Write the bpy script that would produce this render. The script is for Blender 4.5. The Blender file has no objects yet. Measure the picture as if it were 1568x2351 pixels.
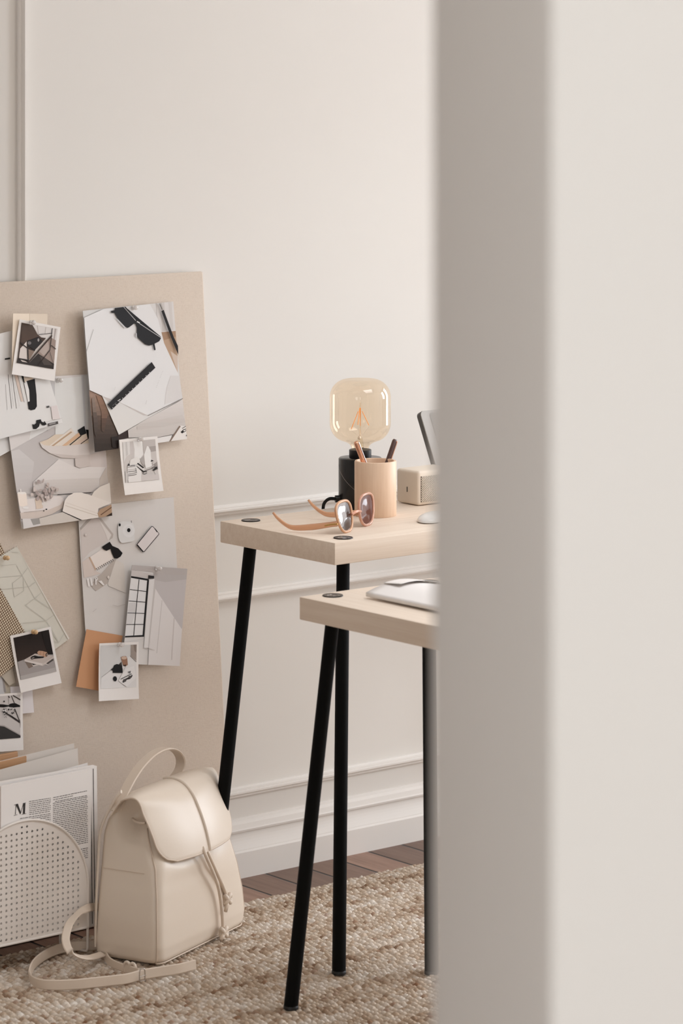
import bpy, bmesh, math, random
import numpy as np
from mathutils import Vector, Matrix
from mathutils.geometry import delaunay_2d_cdt

random.seed(7)
PI = math.pi
V = Vector
scn = bpy.context.scene
col = scn.collection

# ------------------------------------------------------------------ camera
FPX, HZ, CX, EYE = 7000.0, 149.0, 784.0, 1.6          # focal length in px, horizon row, centre column, eye height
W_PX, H_PX = 1568.0, 2351.0
ANG = math.radians(50.6134)                            # angle between the view and the back wall
CAM = V((0.0, -4.7784, EYE))
FW = V((math.cos(ANG), math.sin(ANG), 0)); RT = V((FW.y, -FW.x, 0)); UP = V((0, 0, 1))
cam_d = bpy.data.cameras.new('camera')
cam_d.sensor_fit = 'VERTICAL'; cam_d.sensor_height = 36.0; cam_d.sensor_width = 24.0
cam_d.lens = FPX / H_PX * 36.0
cam_d.shift_y = -(H_PX / 2 - HZ) / H_PX
cam_d.clip_start = 0.05; cam_d.clip_end = 60
cam_d.dof.use_dof = True; cam_d.dof.focus_distance = 5.72; cam_d.dof.aperture_fstop = 6.0
cam = bpy.data.objects.new('camera', cam_d); col.objects.link(cam)
cam.location = CAM
cam.rotation_euler = (PI / 2, 0, ANG - PI / 2)
scn.camera = cam

# ------------------------------------------------------------------ light and exposure
scn.view_settings.view_transform = 'Standard'
try: scn.view_settings.look = 'None'
except Exception: pass
scn.view_settings.gamma = 1.0
scn.view_settings.use_curve_mapping = False
scn.view_settings.exposure = -0.08
scn.cycles.use_denoising = True
scn.cycles.max_bounces = 12; scn.cycles.diffuse_bounces = 6; scn.cycles.transparent_max_bounces = 16
scn.cycles.sample_clamp_indirect = 8.0
world = bpy.data.worlds.new('world'); scn.world = world; world.use_nodes = True
wb = world.node_tree.nodes['Background']; wb.inputs[0].default_value = (0.93, 0.96, 1.0, 1); wb.inputs[1].default_value = 0.6

def area(name, loc, look, sx, sy, power, color):
    d = bpy.data.lights.new(name, 'AREA'); d.shape = 'RECTANGLE'; d.size = sx; d.size_y = sy
    d.energy = power; d.color = color
    o = bpy.data.objects.new(name, d); col.objects.link(o); o.location = loc
    o.rotation_euler = (V(look) - V(loc)).to_track_quat('-Z', 'Y').to_euler()
    return o
KEY = (0.925, 0.98, 1.05); FILL = (0.945, 0.985, 1.01)
# daylight through the two tall windows of the right wall and the rear room, plus fill lights added left, rear and overhead
area('daylight_right_window', (7.24, -0.82, 1.50), (2.0, -0.82, 1.1), 0.95, 2.36, 64, KEY)
area('daylight_right_window', (7.24, -2.45, 1.68), (2.0, -2.45, 1.1), 0.95, 2.0, 76, KEY)
area('rear_daylight_and_fill', (2.30, -7.40, 1.75), (2.2, 0, 0.8), 1.6, 2.0, 90, FILL)
area('rear_daylight_and_fill', (-1.35, -7.40, 1.75), (0.6, 0, 0.3), 1.6, 2.0, 50, FILL)  # second rear light, added as fill for bag, rack and board
area('left_fill', (-2.36, -4.80, 1.60), (3.0, -4.0, 1.0), 1.3, 1.9, 18, FILL)  # added fill to brighten the partition end and the bag's side
area('overhead_fill', (3.72, -1.70, 2.35), (3.72, -1.60, 0.0), 0.9, 0.9, 12, KEY).data.spread = math.radians(115)  # no pendant hangs here; added to brighten the tabletop and rug

# ------------------------------------------------------------------ pixel helpers (used to measure the photograph onto real planes)
def ray(px, py): return FW + RT * ((px - CX) / FPX) - UP * ((py - HZ) / FPX)
def hit(px, py, n, p0):
    r = ray(px, py); n = V(n); return CAM + r * ((V(p0) - CAM).dot(n) / r.dot(n))
def at_z(px, py, z=0.0): return hit(px, py, (0, 0, 1), (0, 0, z))
def at_y(px, py, y=0.0): return hit(px, py, (0, 1, 0), (0, y, 0))

# ------------------------------------------------------------------ materials
def lin(c):
    out = []
    for v in c[:3]:
        v = v / 255.0
        out.append(v / 12.92 if v <= 0.04045 else ((v + 0.055) / 1.055) ** 2.4)
    return (*out, 1.0)
def mat(name, c, rough=0.5, metal=0.0, spec=0.5, trans=0.0, ior=1.45, alpha=1.0, coat=0.0, sheen=0.0):
    m = bpy.data.materials.new(name); m.use_nodes = True
    b = m.node_tree.nodes['Principled BSDF']
    b.inputs['Base Color'].default_value = lin(c) if len(c) == 3 else c
    b.inputs['Roughness'].default_value = rough; b.inputs['Metallic'].default_value = metal
    b.inputs['Specular IOR Level'].default_value = spec
    b.inputs['Transmission Weight'].default_value = trans; b.inputs['IOR'].default_value = ior
    b.inputs['Alpha'].default_value = alpha; b.inputs['Coat Weight'].default_value = coat
    b.inputs['Sheen Weight'].default_value = sheen
    return m
class NT:
    def __init__(s, m): s.t = m.node_tree; s.b = s.t.nodes['Principled BSDF']
    def n(s, kind, **kw):
        o = s.t.nodes.new(kind)
        for k, v in kw.items():
            if k in o.inputs: o.inputs[k].default_value = v
            else: setattr(o, k, v)
        return o
    def l(s, a, b): s.t.links.new(a, b)
    def coords(s, scale=(1, 1, 1), rot=(0, 0, 0)):
        c = s.n('ShaderNodeNewGeometry'); mp = s.n('ShaderNodeMapping')
        mp.inputs['Scale'].default_value = scale; mp.inputs['Rotation'].default_value = rot
        s.l(c.outputs['Position'], mp.inputs['Vector']); return mp.outputs['Vector']
    def noise(s, vec, scale, detail=4, rough=0.5):
        o = s.n('ShaderNodeTexNoise'); o.inputs['Scale'].default_value = scale
        o.inputs['Detail'].default_value = detail; o.inputs['Roughness'].default_value = rough
        s.l(vec, o.inputs['Vector']); return o.outputs['Fac']
    def ramp(s, fac, stops):
        r = s.n('ShaderNodeValToRGB'); e = r.color_ramp.elements
        while len(e) < len(stops): e.new(0.5)
        for i, (p, c) in enumerate(stops): e[i].position = p; e[i].color = c if len(c) == 4 else lin(c)
        s.l(fac, r.inputs['Fac']); return r.outputs['Color']
    def mix(s, fac, a, b, kind='MIX'):
        x = s.n('ShaderNodeMix', data_type='RGBA', blend_type=kind)
        for sock, v in ((x.inputs['Factor'], fac), (x.inputs['A'], a), (x.inputs['B'], b)):
            pass
        fs = [i for i in x.inputs if i.name == 'Factor'][0]
        A = [i for i in x.inputs if i.name == 'A' and i.type == 'RGBA'][0]
        B = [i for i in x.inputs if i.name == 'B' and i.type == 'RGBA'][0]
        for sock, v in ((fs, fac), (A, a), (B, b)):
            if isinstance(v, (int, float)): sock.default_value = v
            elif isinstance(v, tuple): sock.default_value = v
            else: s.l(v, sock)
        return [o for o in x.outputs if o.type == 'RGBA'][0]
    def bump(s, h, strength=0.2, dist=0.01):
        b = s.n('ShaderNodeBump'); b.inputs['Strength'].default_value = strength; b.inputs['Distance'].default_value = dist
        s.l(h, b.inputs['Height']); s.l(b.outputs['Normal'], s.b.inputs['Normal'])
    def color(s, c): s.l(c, s.b.inputs['Base Color'])

def plaster(name, c, c2):
    m = mat(name, c, 0.75, spec=0.25); t = NT(m); v = t.coords()
    t.color(t.ramp(t.noise(v, 1.6, 3), [(0.3, c), (0.7, c2)]))
    t.bump(t.noise(v, 55, 5), 0.03, 0.004); return m
M = {}
M['wall'] = plaster('wall_paint', (230, 227, 222), (228, 224, 219))
M['trim'] = mat('trim_paint', (233, 229, 224), 0.5, spec=0.35)
M['ceiling'] = plaster('ceiling_paint', (236, 232, 226), (233, 229, 223))
M['partition'] = plaster('partition_paint', (229, 224, 218), (227, 222, 215))

def wood(name, base, dark, scale, rough=0.5, strength=0.5):
    m = mat(name, base, rough); t = NT(m); v = t.coords(scale)
    n1 = t.noise(v, 1.0, 6, 0.6); n2 = t.noise(v, 4.0, 3)
    f = t.n('ShaderNodeMath', operation='ADD'); t.l(n1, f.inputs[0])
    g = t.n('ShaderNodeMath', operation='MULTIPLY'); g.inputs[1].default_value = 0.35; t.l(n2, g.inputs[0]); t.l(g.outputs[0], f.inputs[1])
    t.color(t.ramp(f.outputs[0], [(0.4, dark), (0.85, base)])); t.bump(n1, 0.04, 0.002); return m
M['ash_x'] = wood('pale_ash_wood', (236, 220, 203), (226, 207, 188), (3, 90, 90))
M['ash_y'] = wood('pale_ash_wood_crosswise', (236, 220, 203), (226, 207, 188), (90, 3, 90))
M['beech'] = wood('beech_wood', (230, 200, 173), (218, 184, 155), (70, 70, 4), 0.45)
M['oak'] = wood('honey_oak', (176, 134, 94), (146, 104, 68), (4, 90, 90))

def floor_mat():
    m = mat('dark_floorboards', (96, 70, 58), 0.45); t = NT(m)
    g = t.n('ShaderNodeNewGeometry'); sx = t.n('ShaderNodeSeparateXYZ'); t.l(g.outputs['Position'], sx.inputs[0])
    a = t.n('ShaderNodeMath', operation='ADD'); a.inputs[1].default_value = -3.7115 + 60 * 0.0885; t.l(sx.outputs[0], a.inputs[0])
    d = t.n('ShaderNodeMath', operation='DIVIDE'); d.inputs[1].default_value = 0.0885; t.l(a.outputs[0], d.inputs[0])
    fl = t.n('ShaderNodeMath', operation='FLOOR'); t.l(d.outputs[0], fl.inputs[0])
    fr = t.n('ShaderNodeMath', operation='FRACT'); t.l(d.outputs[0], fr.inputs[0])
    wn = t.n('ShaderNodeTexWhiteNoise', noise_dimensions='1D'); t.l(fl.outputs[0], wn.inputs['W'])
    grain = t.noise(t.coords((26, 2.0, 1)), 3.0, 6, 0.65)
    c1 = t.ramp(grain, [(0.3, (134, 106, 92)), (0.7, (166, 137, 121))])
    c2 = t.ramp(wn.outputs['Value'], [(0.0, (186, 180, 176)), (1.0, (255, 246, 240))])
    c = t.mix(1.0, c1, c2, 'MULTIPLY')
    # gap between boards
    p = t.n('ShaderNodeMath', operation='PINGPONG'); p.inputs[1].default_value = 0.5; t.l(fr.outputs[0], p.inputs[0])
    gp = t.ramp(p.outputs[0], [(0.02, (10, 8, 7)), (0.04, (255, 255, 255))])
    t.color(t.mix(1.0, c, gp, 'MULTIPLY')); t.bump(gp, 0.6, 0.003); return m
M['floor'] = floor_mat()

def linen():
    m = mat('natural_linen', (205, 186, 169), 0.9, spec=0.1, sheen=0.1); t = NT(m)
    a = t.noise(t.coords((110, 110, 1500)), 1.0, 2); b = t.noise(t.coords((1500, 1500, 110)), 1.0, 2)
    f = t.n('ShaderNodeMath', operation='ADD'); t.l(a, f.inputs[0]); t.l(b, f.inputs[1])
    sp = t.noise(t.coords(), 260, 2)
    t.color(t.mix(t.ramp(sp, [(0.72, (0, 0, 0)), (0.78, (90, 90, 90))]), t.ramp(f.outputs[0], [(0.8, (203, 188, 174)), (1.2, (210, 196, 182))]), lin((224, 212, 200))))
    t.bump(f.outputs[0], 0.25, 0.0015); return m
M['linen'] = linen()

M['black_steel'] = mat('black_powder_coat', (8, 8, 8), 0.6, spec=0.12)
M['grommet'] = mat('brushed_nickel', (120, 112, 106), 0.35, 0.9)
M['grommet_dark'] = mat('dark_metal_ring', (40, 36, 34), 0.4, 0.8)
M['white_metal'] = mat('white_powder_coat', (226, 218, 210), 0.45)
M['leather'] = mat('cream_leather', (223, 209, 193), 0.34, spec=0.5)
t = NT(M['leather']); t.bump(t.noise(t.coords(), 420, 3), 0.05, 0.001)
M['leather_strap'] = mat('cream_strap_leather', (216, 200, 183), 0.42)
M['leather_edge'] = mat('cream_leather_edge', (208, 190, 172), 0.45)
M['leather_dark'] = mat('leather_lining', (60, 50, 44), 0.7)
M['steel'] = mat('polished_steel', (190, 184, 178), 0.22, 1.0)
M['amber_glass'] = mat('amber_tinted_glass', (255, 240, 212), 0.0, trans=1.0, ior=1.06)
M['filament'] = bpy.data.materials.new('warm_filament'); M['filament'].use_nodes = True
fb = M['filament'].node_tree.nodes['Principled BSDF']; fb.inputs['Base Color'].default_value = lin((240, 170, 100))
fb.inputs['Emission Color'].default_value = lin((255, 150, 60)); fb.inputs['Emission Strength'].default_value = 0.35
M['clear'] = mat('clear_plastic', (244, 240, 237), 0.1, trans=0.55, ior=1.2, coat=0.6)
M['thin_glass'] = mat('thin_clear_glass', (250, 244, 232), 0.02, trans=1.0, ior=1.1)
M['pearl'] = mat('pearl_bead', (240, 232, 226), 0.15, coat=0.6)
M['pin_wood'] = mat('pale_wood_bead', (214, 180, 138), 0.45)
def marble():
    m = mat('black_marble', (20, 19, 19), 0.25); t = NT(m)
    w = t.n('ShaderNodeTexWave', wave_type='BANDS', bands_direction='DIAGONAL'); w.inputs['Scale'].default_value = 3.2
    w.inputs['Distortion'].default_value = 9.0; w.inputs['Detail'].default_value = 3.0
    t.l(t.coords((1, 1, 1.0)), w.inputs['Vector'])
    t.color(t.ramp(w.outputs['Fac'], [(0.0, (19, 18, 18)), (0.985, (21, 20, 20)), (1.0, (120, 114, 108))])); return m
M['marble'] = marble()
M['black_plastic'] = mat('black_plastic', (20, 19, 19), 0.4)
M['cable'] = mat('black_textile_cable', (12, 11, 11), 0.8)
M['pen_copper'] = mat('copper_metal', (226, 170, 140), 0.25, 1.0)
M['pen_silver'] = mat('silver_metal', (205, 198, 196), 0.25, 1.0)
M['pen_brown'] = mat('dark_brown_lacquer', (84, 62, 56), 0.3)
M['peach'] = mat('peach_translucent_acetate', (240, 192, 155), 0.15, trans=0.45, ior=1.3)
M['peach_rose'] = mat('rose_translucent_acetate', (236, 184, 158), 0.12, trans=0.45, ior=1.3)
M['gold'] = mat('gold_metal', (226, 186, 116), 0.25, 1.0)
M['lens'] = mat('mirrored_brown_lens', (52, 30, 28), 0.03, spec=0.5, ior=2.6)
M['lens2'] = mat('gradient_brown_lens', (96, 58, 48), 0.05, spec=0.3)
M['cream_plastic'] = mat('cream_plastic', (232, 219, 203), 0.5)
M['grille_dark'] = mat('dark_grille_and_page_shade', (44, 37, 34), 0.8)
M['aluminium'] = mat('silver_aluminium', (172, 167, 162), 0.5, 0.2)
M['aluminium_dark'] = mat('dark_grey_metal', (92, 88, 84), 0.4, 0.6)
M['screen'] = mat('grey_screen', (150, 145, 140), 0.4)
M['white_plastic'] = mat('white_plastic', (232, 230, 226), 0.25)
M['paper'] = mat('white_paper', (234, 229, 225), 0.6, spec=0.3)
M['paper_edge'] = mat('cream_page_edges', (219, 209, 197), 0.8)
M['vellum'] = mat('translucent_vellum', (222, 214, 206), 0.5, alpha=0.82)
M['ink'] = mat('black_ink', (48, 43, 41), 0.7)
M['text_ink'] = mat('grey_ink_lines', (92, 86, 82), 0.8)
M['pane'] = mat('frosted_glass', (240, 244, 248), 0.3, trans=0.9)

# ------------------------------------------------------------------ mesh helpers
OFF = {}
def link(o, parent=None):
    col.objects.link(o)
    if parent is not None: o.parent = parent
    return o
def root_off(p):
    return OFF.get(p.name, V((0, 0, 0))) if p else None
def mesh_obj(name, verts, faces, m, parent=None, smooth=False, idx=None, origin=None):
    vs = [V(v) for v in verts]
    if parent is None:
        if origin is None:
            xs = [v.x for v in vs]; ys = [v.y for v in vs]; zs = [v.z for v in vs]
            origin = V(((min(xs) + max(xs)) / 2, (min(ys) + max(ys)) / 2, min(zs)))
        off = V(origin)
    else: off = root_off(parent)
    me = bpy.data.meshes.new(name)
    me.from_pydata([tuple(v - off) for v in vs], [], [tuple(f) for f in faces])
    for mm in (m if isinstance(m, (list, tuple)) else [m]): me.materials.append(mm)
    if idx is not None: me.polygons.foreach_set('material_index', idx)
    if smooth: me.polygons.foreach_set('use_smooth', [True] * len(me.polygons))
    me.update()
    o = bpy.data.objects.new(name, me)
    if parent is None: o.location = off
    link(o, parent); OFF[o.name] = off
    return o
def bm_obj(name, bm, m, parent=None, smooth=False, angle=None):
    bmesh.ops.recalc_face_normals(bm, faces=bm.faces)
    bm.verts.index_update()
    vs = [v.co.copy() for v in bm.verts]; fs = [[v.index for v in f.verts] for f in bm.faces]; ix = [f.material_index for f in bm.faces]
    bm.free()
    o = mesh_obj(name, vs, fs, m, parent, smooth, ix)
    if angle is not None:
        o.data.polygons.foreach_set('use_smooth', [True] * len(o.data.polygons))
        try: o.data.set_sharp_from_angle(angle=math.radians(angle))
        except Exception: pass
    return o
def empty(name, loc):
    o = bpy.data.objects.new(name, None); o.empty_display_size = 0.05; o.location = loc
    col.objects.link(o); OFF[o.name] = V(loc); return o
def tag(o, label, cat, group=None, kind=None):
    o['label'] = label; o['category'] = cat
    if group: o['group'] = group
    if kind: o['kind'] = kind
    return o
def struct(o): o['kind'] = 'structure'; return o
def bm_box(bm, a, b, bev=0.0, seg=2, mi=0):
    x0, y0, z0 = a; x1, y1, z1 = b
    vs = [bm.verts.new(p) for p in ((x0, y0, z0), (x1, y0, z0), (x1, y1, z0), (x0, y1, z0), (x0, y0, z1), (x1, y0, z1), (x1, y1, z1), (x0, y1, z1))]
    fs = [bm.faces.new([vs[i] for i in q]) for q in ((0, 3, 2, 1), (4, 5, 6, 7), (0, 1, 5, 4), (1, 2, 6, 5), (2, 3, 7, 6), (3, 0, 4, 7))]
    for f in fs: f.material_index = mi
    if bev > 0:
        es = set(e for f in fs for e in f.edges)
        r = bmesh.ops.bevel(bm, geom=list(es), offset=bev, segments=seg, profile=0.5, affect='EDGES')
        for f in r['faces']: f.material_index = mi
    return bm
def box(name, a, b, m, parent=None, bev=0.0, seg=2):
    bm = bmesh.new(); bm_box(bm, a, b, bev, seg); return bm_obj(name, bm, m, parent, angle=40 if bev else None)
def catmull(pts, n=6):
    pts = [V(p) for p in pts]; out = []
    P = [pts[0] * 2 - pts[1]] + pts + [pts[-1] * 2 - pts[-2]]
    for i in range(1, len(P) - 2):
        for k in range(n):
            t = k / n; a, b, c, d = P[i - 1], P[i], P[i + 1], P[i + 2]
            out.append(0.5 * ((2 * b) + (c - a) * t + (2 * a - 5 * b + 4 * c - d) * t * t + (3 * b - 3 * c + d - a) * t ** 3))
    out.append(pts[-1]); return out
def tube_data(pts, r, seg=10, caps=True, close=False):
    pts = [V(p) for p in pts]; n = len(pts); rr = r if isinstance(r, (list, tuple)) else [r] * n
    vs, fs = [], []
    t0 = (pts[1] - pts[0]).normalized()
    nrm = t0.orthogonal().normalized()
    for i, p in enumerate(pts):
        a = pts[(i - 1) % n] if (close or i > 0) else pts[0]; b = pts[(i + 1) % n] if (close or i < n - 1) else pts[-1]
        t = (b - a).normalized(); nrm = (nrm - t * nrm.dot(t)).normalized(); bn = t.cross(nrm)
        for k in range(seg):
            an = 2 * PI * k / seg; vs.append(p + (nrm * math.cos(an) + bn * math.sin(an)) * rr[i])
    m = n if close else n - 1
    for i in range(m):
        j = (i + 1) % n
        for k in range(seg):
            fs.append((i * seg + k, i * seg + (k + 1) % seg, j * seg + (k + 1) % seg, j * seg + k))
    if caps and not close:
        fs.append(tuple(range(seg - 1, -1, -1))); fs.append(tuple((n - 1) * seg + k for k in range(seg)))
    return vs, fs
def tube(name, pts, r, m, parent=None, seg=10, smooth_path=0, close=False):
    if smooth_path: pts = catmull(pts, smooth_path)
    vs, fs = tube_data(pts, r, seg, True, close)
    o = mesh_obj(name, vs, fs, m, parent, True)
    try: o.data.set_sharp_from_angle(angle=math.radians(50))
    except Exception: pass
    return o
def join_data(*ds):
    vs, fs = [], []
    for a, b in ds:
        o = len(vs); vs += a; fs += [tuple(i + o for i in f) for f in b]
    return vs, fs
def lathe_data(prof, c, seg=40):
    vs, fs = [], []; n = len(prof)
    for r, z in prof:
        for k in range(seg):
            a = 2 * PI * k / seg; vs.append(V((c[0] + r * math.cos(a), c[1] + r * math.sin(a), c[2] + z)))
    for i in range(n - 1):
        for k in range(seg): fs.append((i * seg + k, i * seg + (k + 1) % seg, (i + 1) * seg + (k + 1) % seg, (i + 1) * seg + k))
    return vs, fs
def lathe(name, prof, c, m, parent=None, seg=40, sharp=35):
    vs, fs = lathe_data(prof, c, seg)
    bm = bmesh.new(); bv = [bm.verts.new(v) for v in vs]
    for f in fs: bm.faces.new([bv[i] for i in f])
    bmesh.ops.remove_doubles(bm, verts=bm.verts, dist=1e-6)
    return bm_obj(name, bm, m, parent, True, sharp)
def ribbon_data(pts, wd, w, th, n=8):
    """flat band along pts; wd = width directions (one per point or one for all)"""
    wds = wd if isinstance(wd, list) else [wd] * len(pts)
    P = catmull(pts, n); D = [d.normalized() for d in catmull(wds, n)]
    vs, fs = [], []
    for i, p in enumerate(P):
        t = (P[min(i + 1, len(P) - 1)] - P[max(i - 1, 0)]).normalized()
        d = (D[i] - t * D[i].dot(t)).normalized(); nn = t.cross(d)
        e = w / 2 - th * 0.45
        for a, b in ((-w / 2, 0), (-e, -th / 2), (e, -th / 2), (w / 2, 0), (e, th / 2), (-e, th / 2)):
            vs.append(p + d * a + nn * b)
    for i in range(len(P) - 1):
        for k in range(6): fs.append((i * 6 + k, i * 6 + (k + 1) % 6, (i + 1) * 6 + (k + 1) % 6, (i + 1) * 6 + k))
    fs.append((5, 4, 3, 2, 1, 0)); fs.append(tuple((len(P) - 1) * 6 + k for k in range(6)))
    return vs, fs
def ribbon(name, pts, wd, w, th, m, parent=None, n=8):
    vs, fs = ribbon_data(pts, wd, w, th, n); o = mesh_obj(name, vs, fs, m, parent, True)
    try: o.data.set_sharp_from_angle(angle=math.radians(40))
    except Exception: pass
    return o
def extrude_profile(name, prof, p0, p1, out, up, m, parent=None):
    """prof = [(distance out of the wall, height)], swept from p0 to p1"""
    p0, p1, out, up = V(p0), V(p1), V(out), V(up); n = len(prof)
    vs = [p0 + out * a + up * b for a, b in prof] + [p1 + out * a + up * b for a, b in prof]
    fs = [(i, (i + 1) % n, n + (i + 1) % n, n + i) for i in range(n)] + [tuple(range(n - 1, -1, -1)), tuple(n + i for i in range(n))]
    bm = bmesh.new(); bv = [bm.verts.new(v) for v in vs]
    for f in fs: bm.faces.new([bv[i] for i in f])
    return bm_obj(name, bm, m, parent)

# ------------------------------------------------------------------ room shell
RX = 7.4                                     # right wall
def wall_with_holes(name, axis, pos, thick, u0, u1, z1, holes, m):
    """wall slab in the plane axis=pos, holes = [(ua, ub, za, zb)] along the other axis"""
    bm = bmesh.new()
    def bx(a, b, za, zb):
        if b - a < 1e-4 or zb - za < 1e-4: return
        if axis == 'x': bm_box(bm, (min(pos, pos + thick), a, za), (max(pos, pos + thick), b, zb))
        else: bm_box(bm, (a, min(pos, pos + thick), za), (b, max(pos, pos + thick), zb))
    cur = u0
    for ua, ub, za, zb in sorted(holes):
        bx(cur, ua, 0, z1); bx(ua, ub, 0, za); bx(ua, ub, zb, z1); cur = ub
    bx(cur, u1, 0, z1)
    return struct(bm_obj(name, bm, m))
PX0 = 1.2812                                  # end of the partition the photographer looks past
struct(box('floor', (-2.6, -7.6, -0.06), (RX + 0.2, 0.1, 0.0), M['floor']))
struct(box('ceiling', (-2.6, -7.6, 3.15), (RX + 0.2, 0.1, 3.25), M['ceiling']))
struct(box('wall_back', (-2.6, 0.0, 0.0), (RX + 0.2, 0.12, 3.15), M['wall']))
wall_with_holes('wall_right', 'x', RX, 0.18, -7.6, 0.0, 3.15, [(-1.32, -0.32, 0.28, 2.72), (-2.95, -1.95, 0.28, 2.72)], M['wall'])
wall_with_holes('wall_left', 'x', -2.42, -0.18, -7.6, 0.0, 3.15, [(-5.5, -4.1, 0.6, 2.6)], M['wall'])
wall_with_holes('wall_rear', 'y', -7.48, -0.18, -2.6, RX + 0.2, 3.15, [(-2.2, -0.5, 0.7, 2.8), (1.45, 3.15, 0.7, 2.8)], M['wall'])
struct(box('wall_partition', (PX0, -3.4201, 0.0), (RX, -3.3073, 3.15), M['partition'], bev=0.004))
def window(name, axis, pos, ua, ub, za, zb, sgn):
    bm = bmesh.new(); w = 0.055
    def bx(a, b, c, d):
        p, q = sorted((pos + sgn * 0.03, pos + sgn * 0.08))
        if axis == 'x': bm_box(bm, (p, a, c), (q, b, d))
        else: bm_box(bm, (a, p, c), (b, q, d))
    bx(ua, ua + w, za, zb); bx(ub - w, ub, za, zb); bx(ua + w, ub - w, za, za + w); bx(ua + w, ub - w, zb - w, zb)
    mu = (ua + ub) / 2; bx(mu - 0.02, mu + 0.02, za + w, zb - w); mz = zb - 0.55; bx(ua + w, mu - 0.02, mz - 0.02, mz + 0.02); bx(mu + 0.02, ub - w, mz - 0.02, mz + 0.02)
    o = struct(bm_obj(name, bm, M['trim']))
    bm = bmesh.new(); p = pos + sgn * 0.055
    a, b = sorted((p, p + sgn * 0.004))
    if axis == 'x': bm_box(bm, (a, ua + w, za + w), (b, ub - w, zb - w))
    else: bm_box(bm, (ua + w, a, za + w), (ub - w, b, zb - w))
    bm_obj('pane', bm, M['pane'], o)
window('window_1', 'x', RX, -1.32, -0.32, 0.28, 2.72, 1)
window('window_2', 'x', RX, -2.95, -1.95, 0.28, 2.72, 1)
window('window_3', 'y', -7.48, 1.45, 3.15, 0.7, 2.8, -1)
window('added_left_window', 'x', -2.42, -5.5, -4.1, 0.6, 2.6, -1)  # unseen window added to go with the left fill light
window('added_rear_window', 'y', -7.48, -2.2, -0.5, 0.7, 2.8, -1)  # unseen window added to go with the second rear fill
# baseboard of the back wall: flat plinth, cove and a small cap
prof = [(0, 0), (0.020, 0), (0.020, 0.050), (0.0165, 0.0535)]
for k in range(7):
    a = k / 6; prof.append((0.0165 - 0.0085 * math.sin(a * PI / 2), 0.0545 + 0.033 * a))
prof += [(0.0125, 0.0885), (0.0135, 0.0925), (0.0115, 0.0945), (0.0095, 0.104), (0.0045, 0.1085), (0.0035, 0.1125), (0, 0.114)]
struct(extrude_profile('baseboard_back', prof, (-2.4, 0, 0), (RX, 0, 0), (0, -1, 0), (0, 0, 1), M['trim']))
struct(extrude_profile('baseboard_right', [(0, 0), (0.018, 0), (0.018, 0.1), (0.008, 0.114), (0, 0.114)], (RX, -3.3, 0), (RX, 0, 0), (-1, 0, 0), (0, 0, 1), M['trim']))
# picture-frame mouldings of the back wall: one big upper panel and one low panel
def mold(w):   # profile across the strip: (out, across)
    return [(0, 0), (0.006, 0.0), (0.0085, 0.10 * w), (0.0085, 0.26 * w), (0.0125, 0.34 * w), (0.0155, 0.44 * w), (0.0155, 0.60 * w), (0.011, 0.68 * w), (0.011, 0.78 * w), (0.006, 0.86 * w), (0.004, w), (0, w)]
def frame_molding(name, x0, x1, z0, z1, w, flip=False):
    pr = mold(w); bm = bmesh.new(); n = len(pr)
    corners = [(x0, z0, 1, 1), (x1, z0, -1, 1), (x1, z1, -1, -1), (x0, z1, 1, -1)]
    rings = []
    for cx, cz, sx, sz in corners:
        rings.append([bm.verts.new((cx + sx * b, -a, cz + sz * b)) for a, b in pr])
    for i in range(4):
        A, B = rings[i], rings[(i + 1) % 4]
        for k in range(n - 1): bm.faces.new((A[k], B[k], B[k + 1], A[k + 1]))
    return struct(bm_obj(name, bm, M['trim']))
frame_molding('trim_1', 3.139, 7.10, 0.7155, 2.85, 0.020)
frame_molding('trim_2', 3.139, 7.10, 0.156, 0.5645, 0.0205)
frame_molding('trim_3', 0.2, 2.99, 0.7155, 2.85, 0.020)
frame_molding('trim_4', 0.2, 2.99, 0.156, 0.5645, 0.0205)

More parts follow.
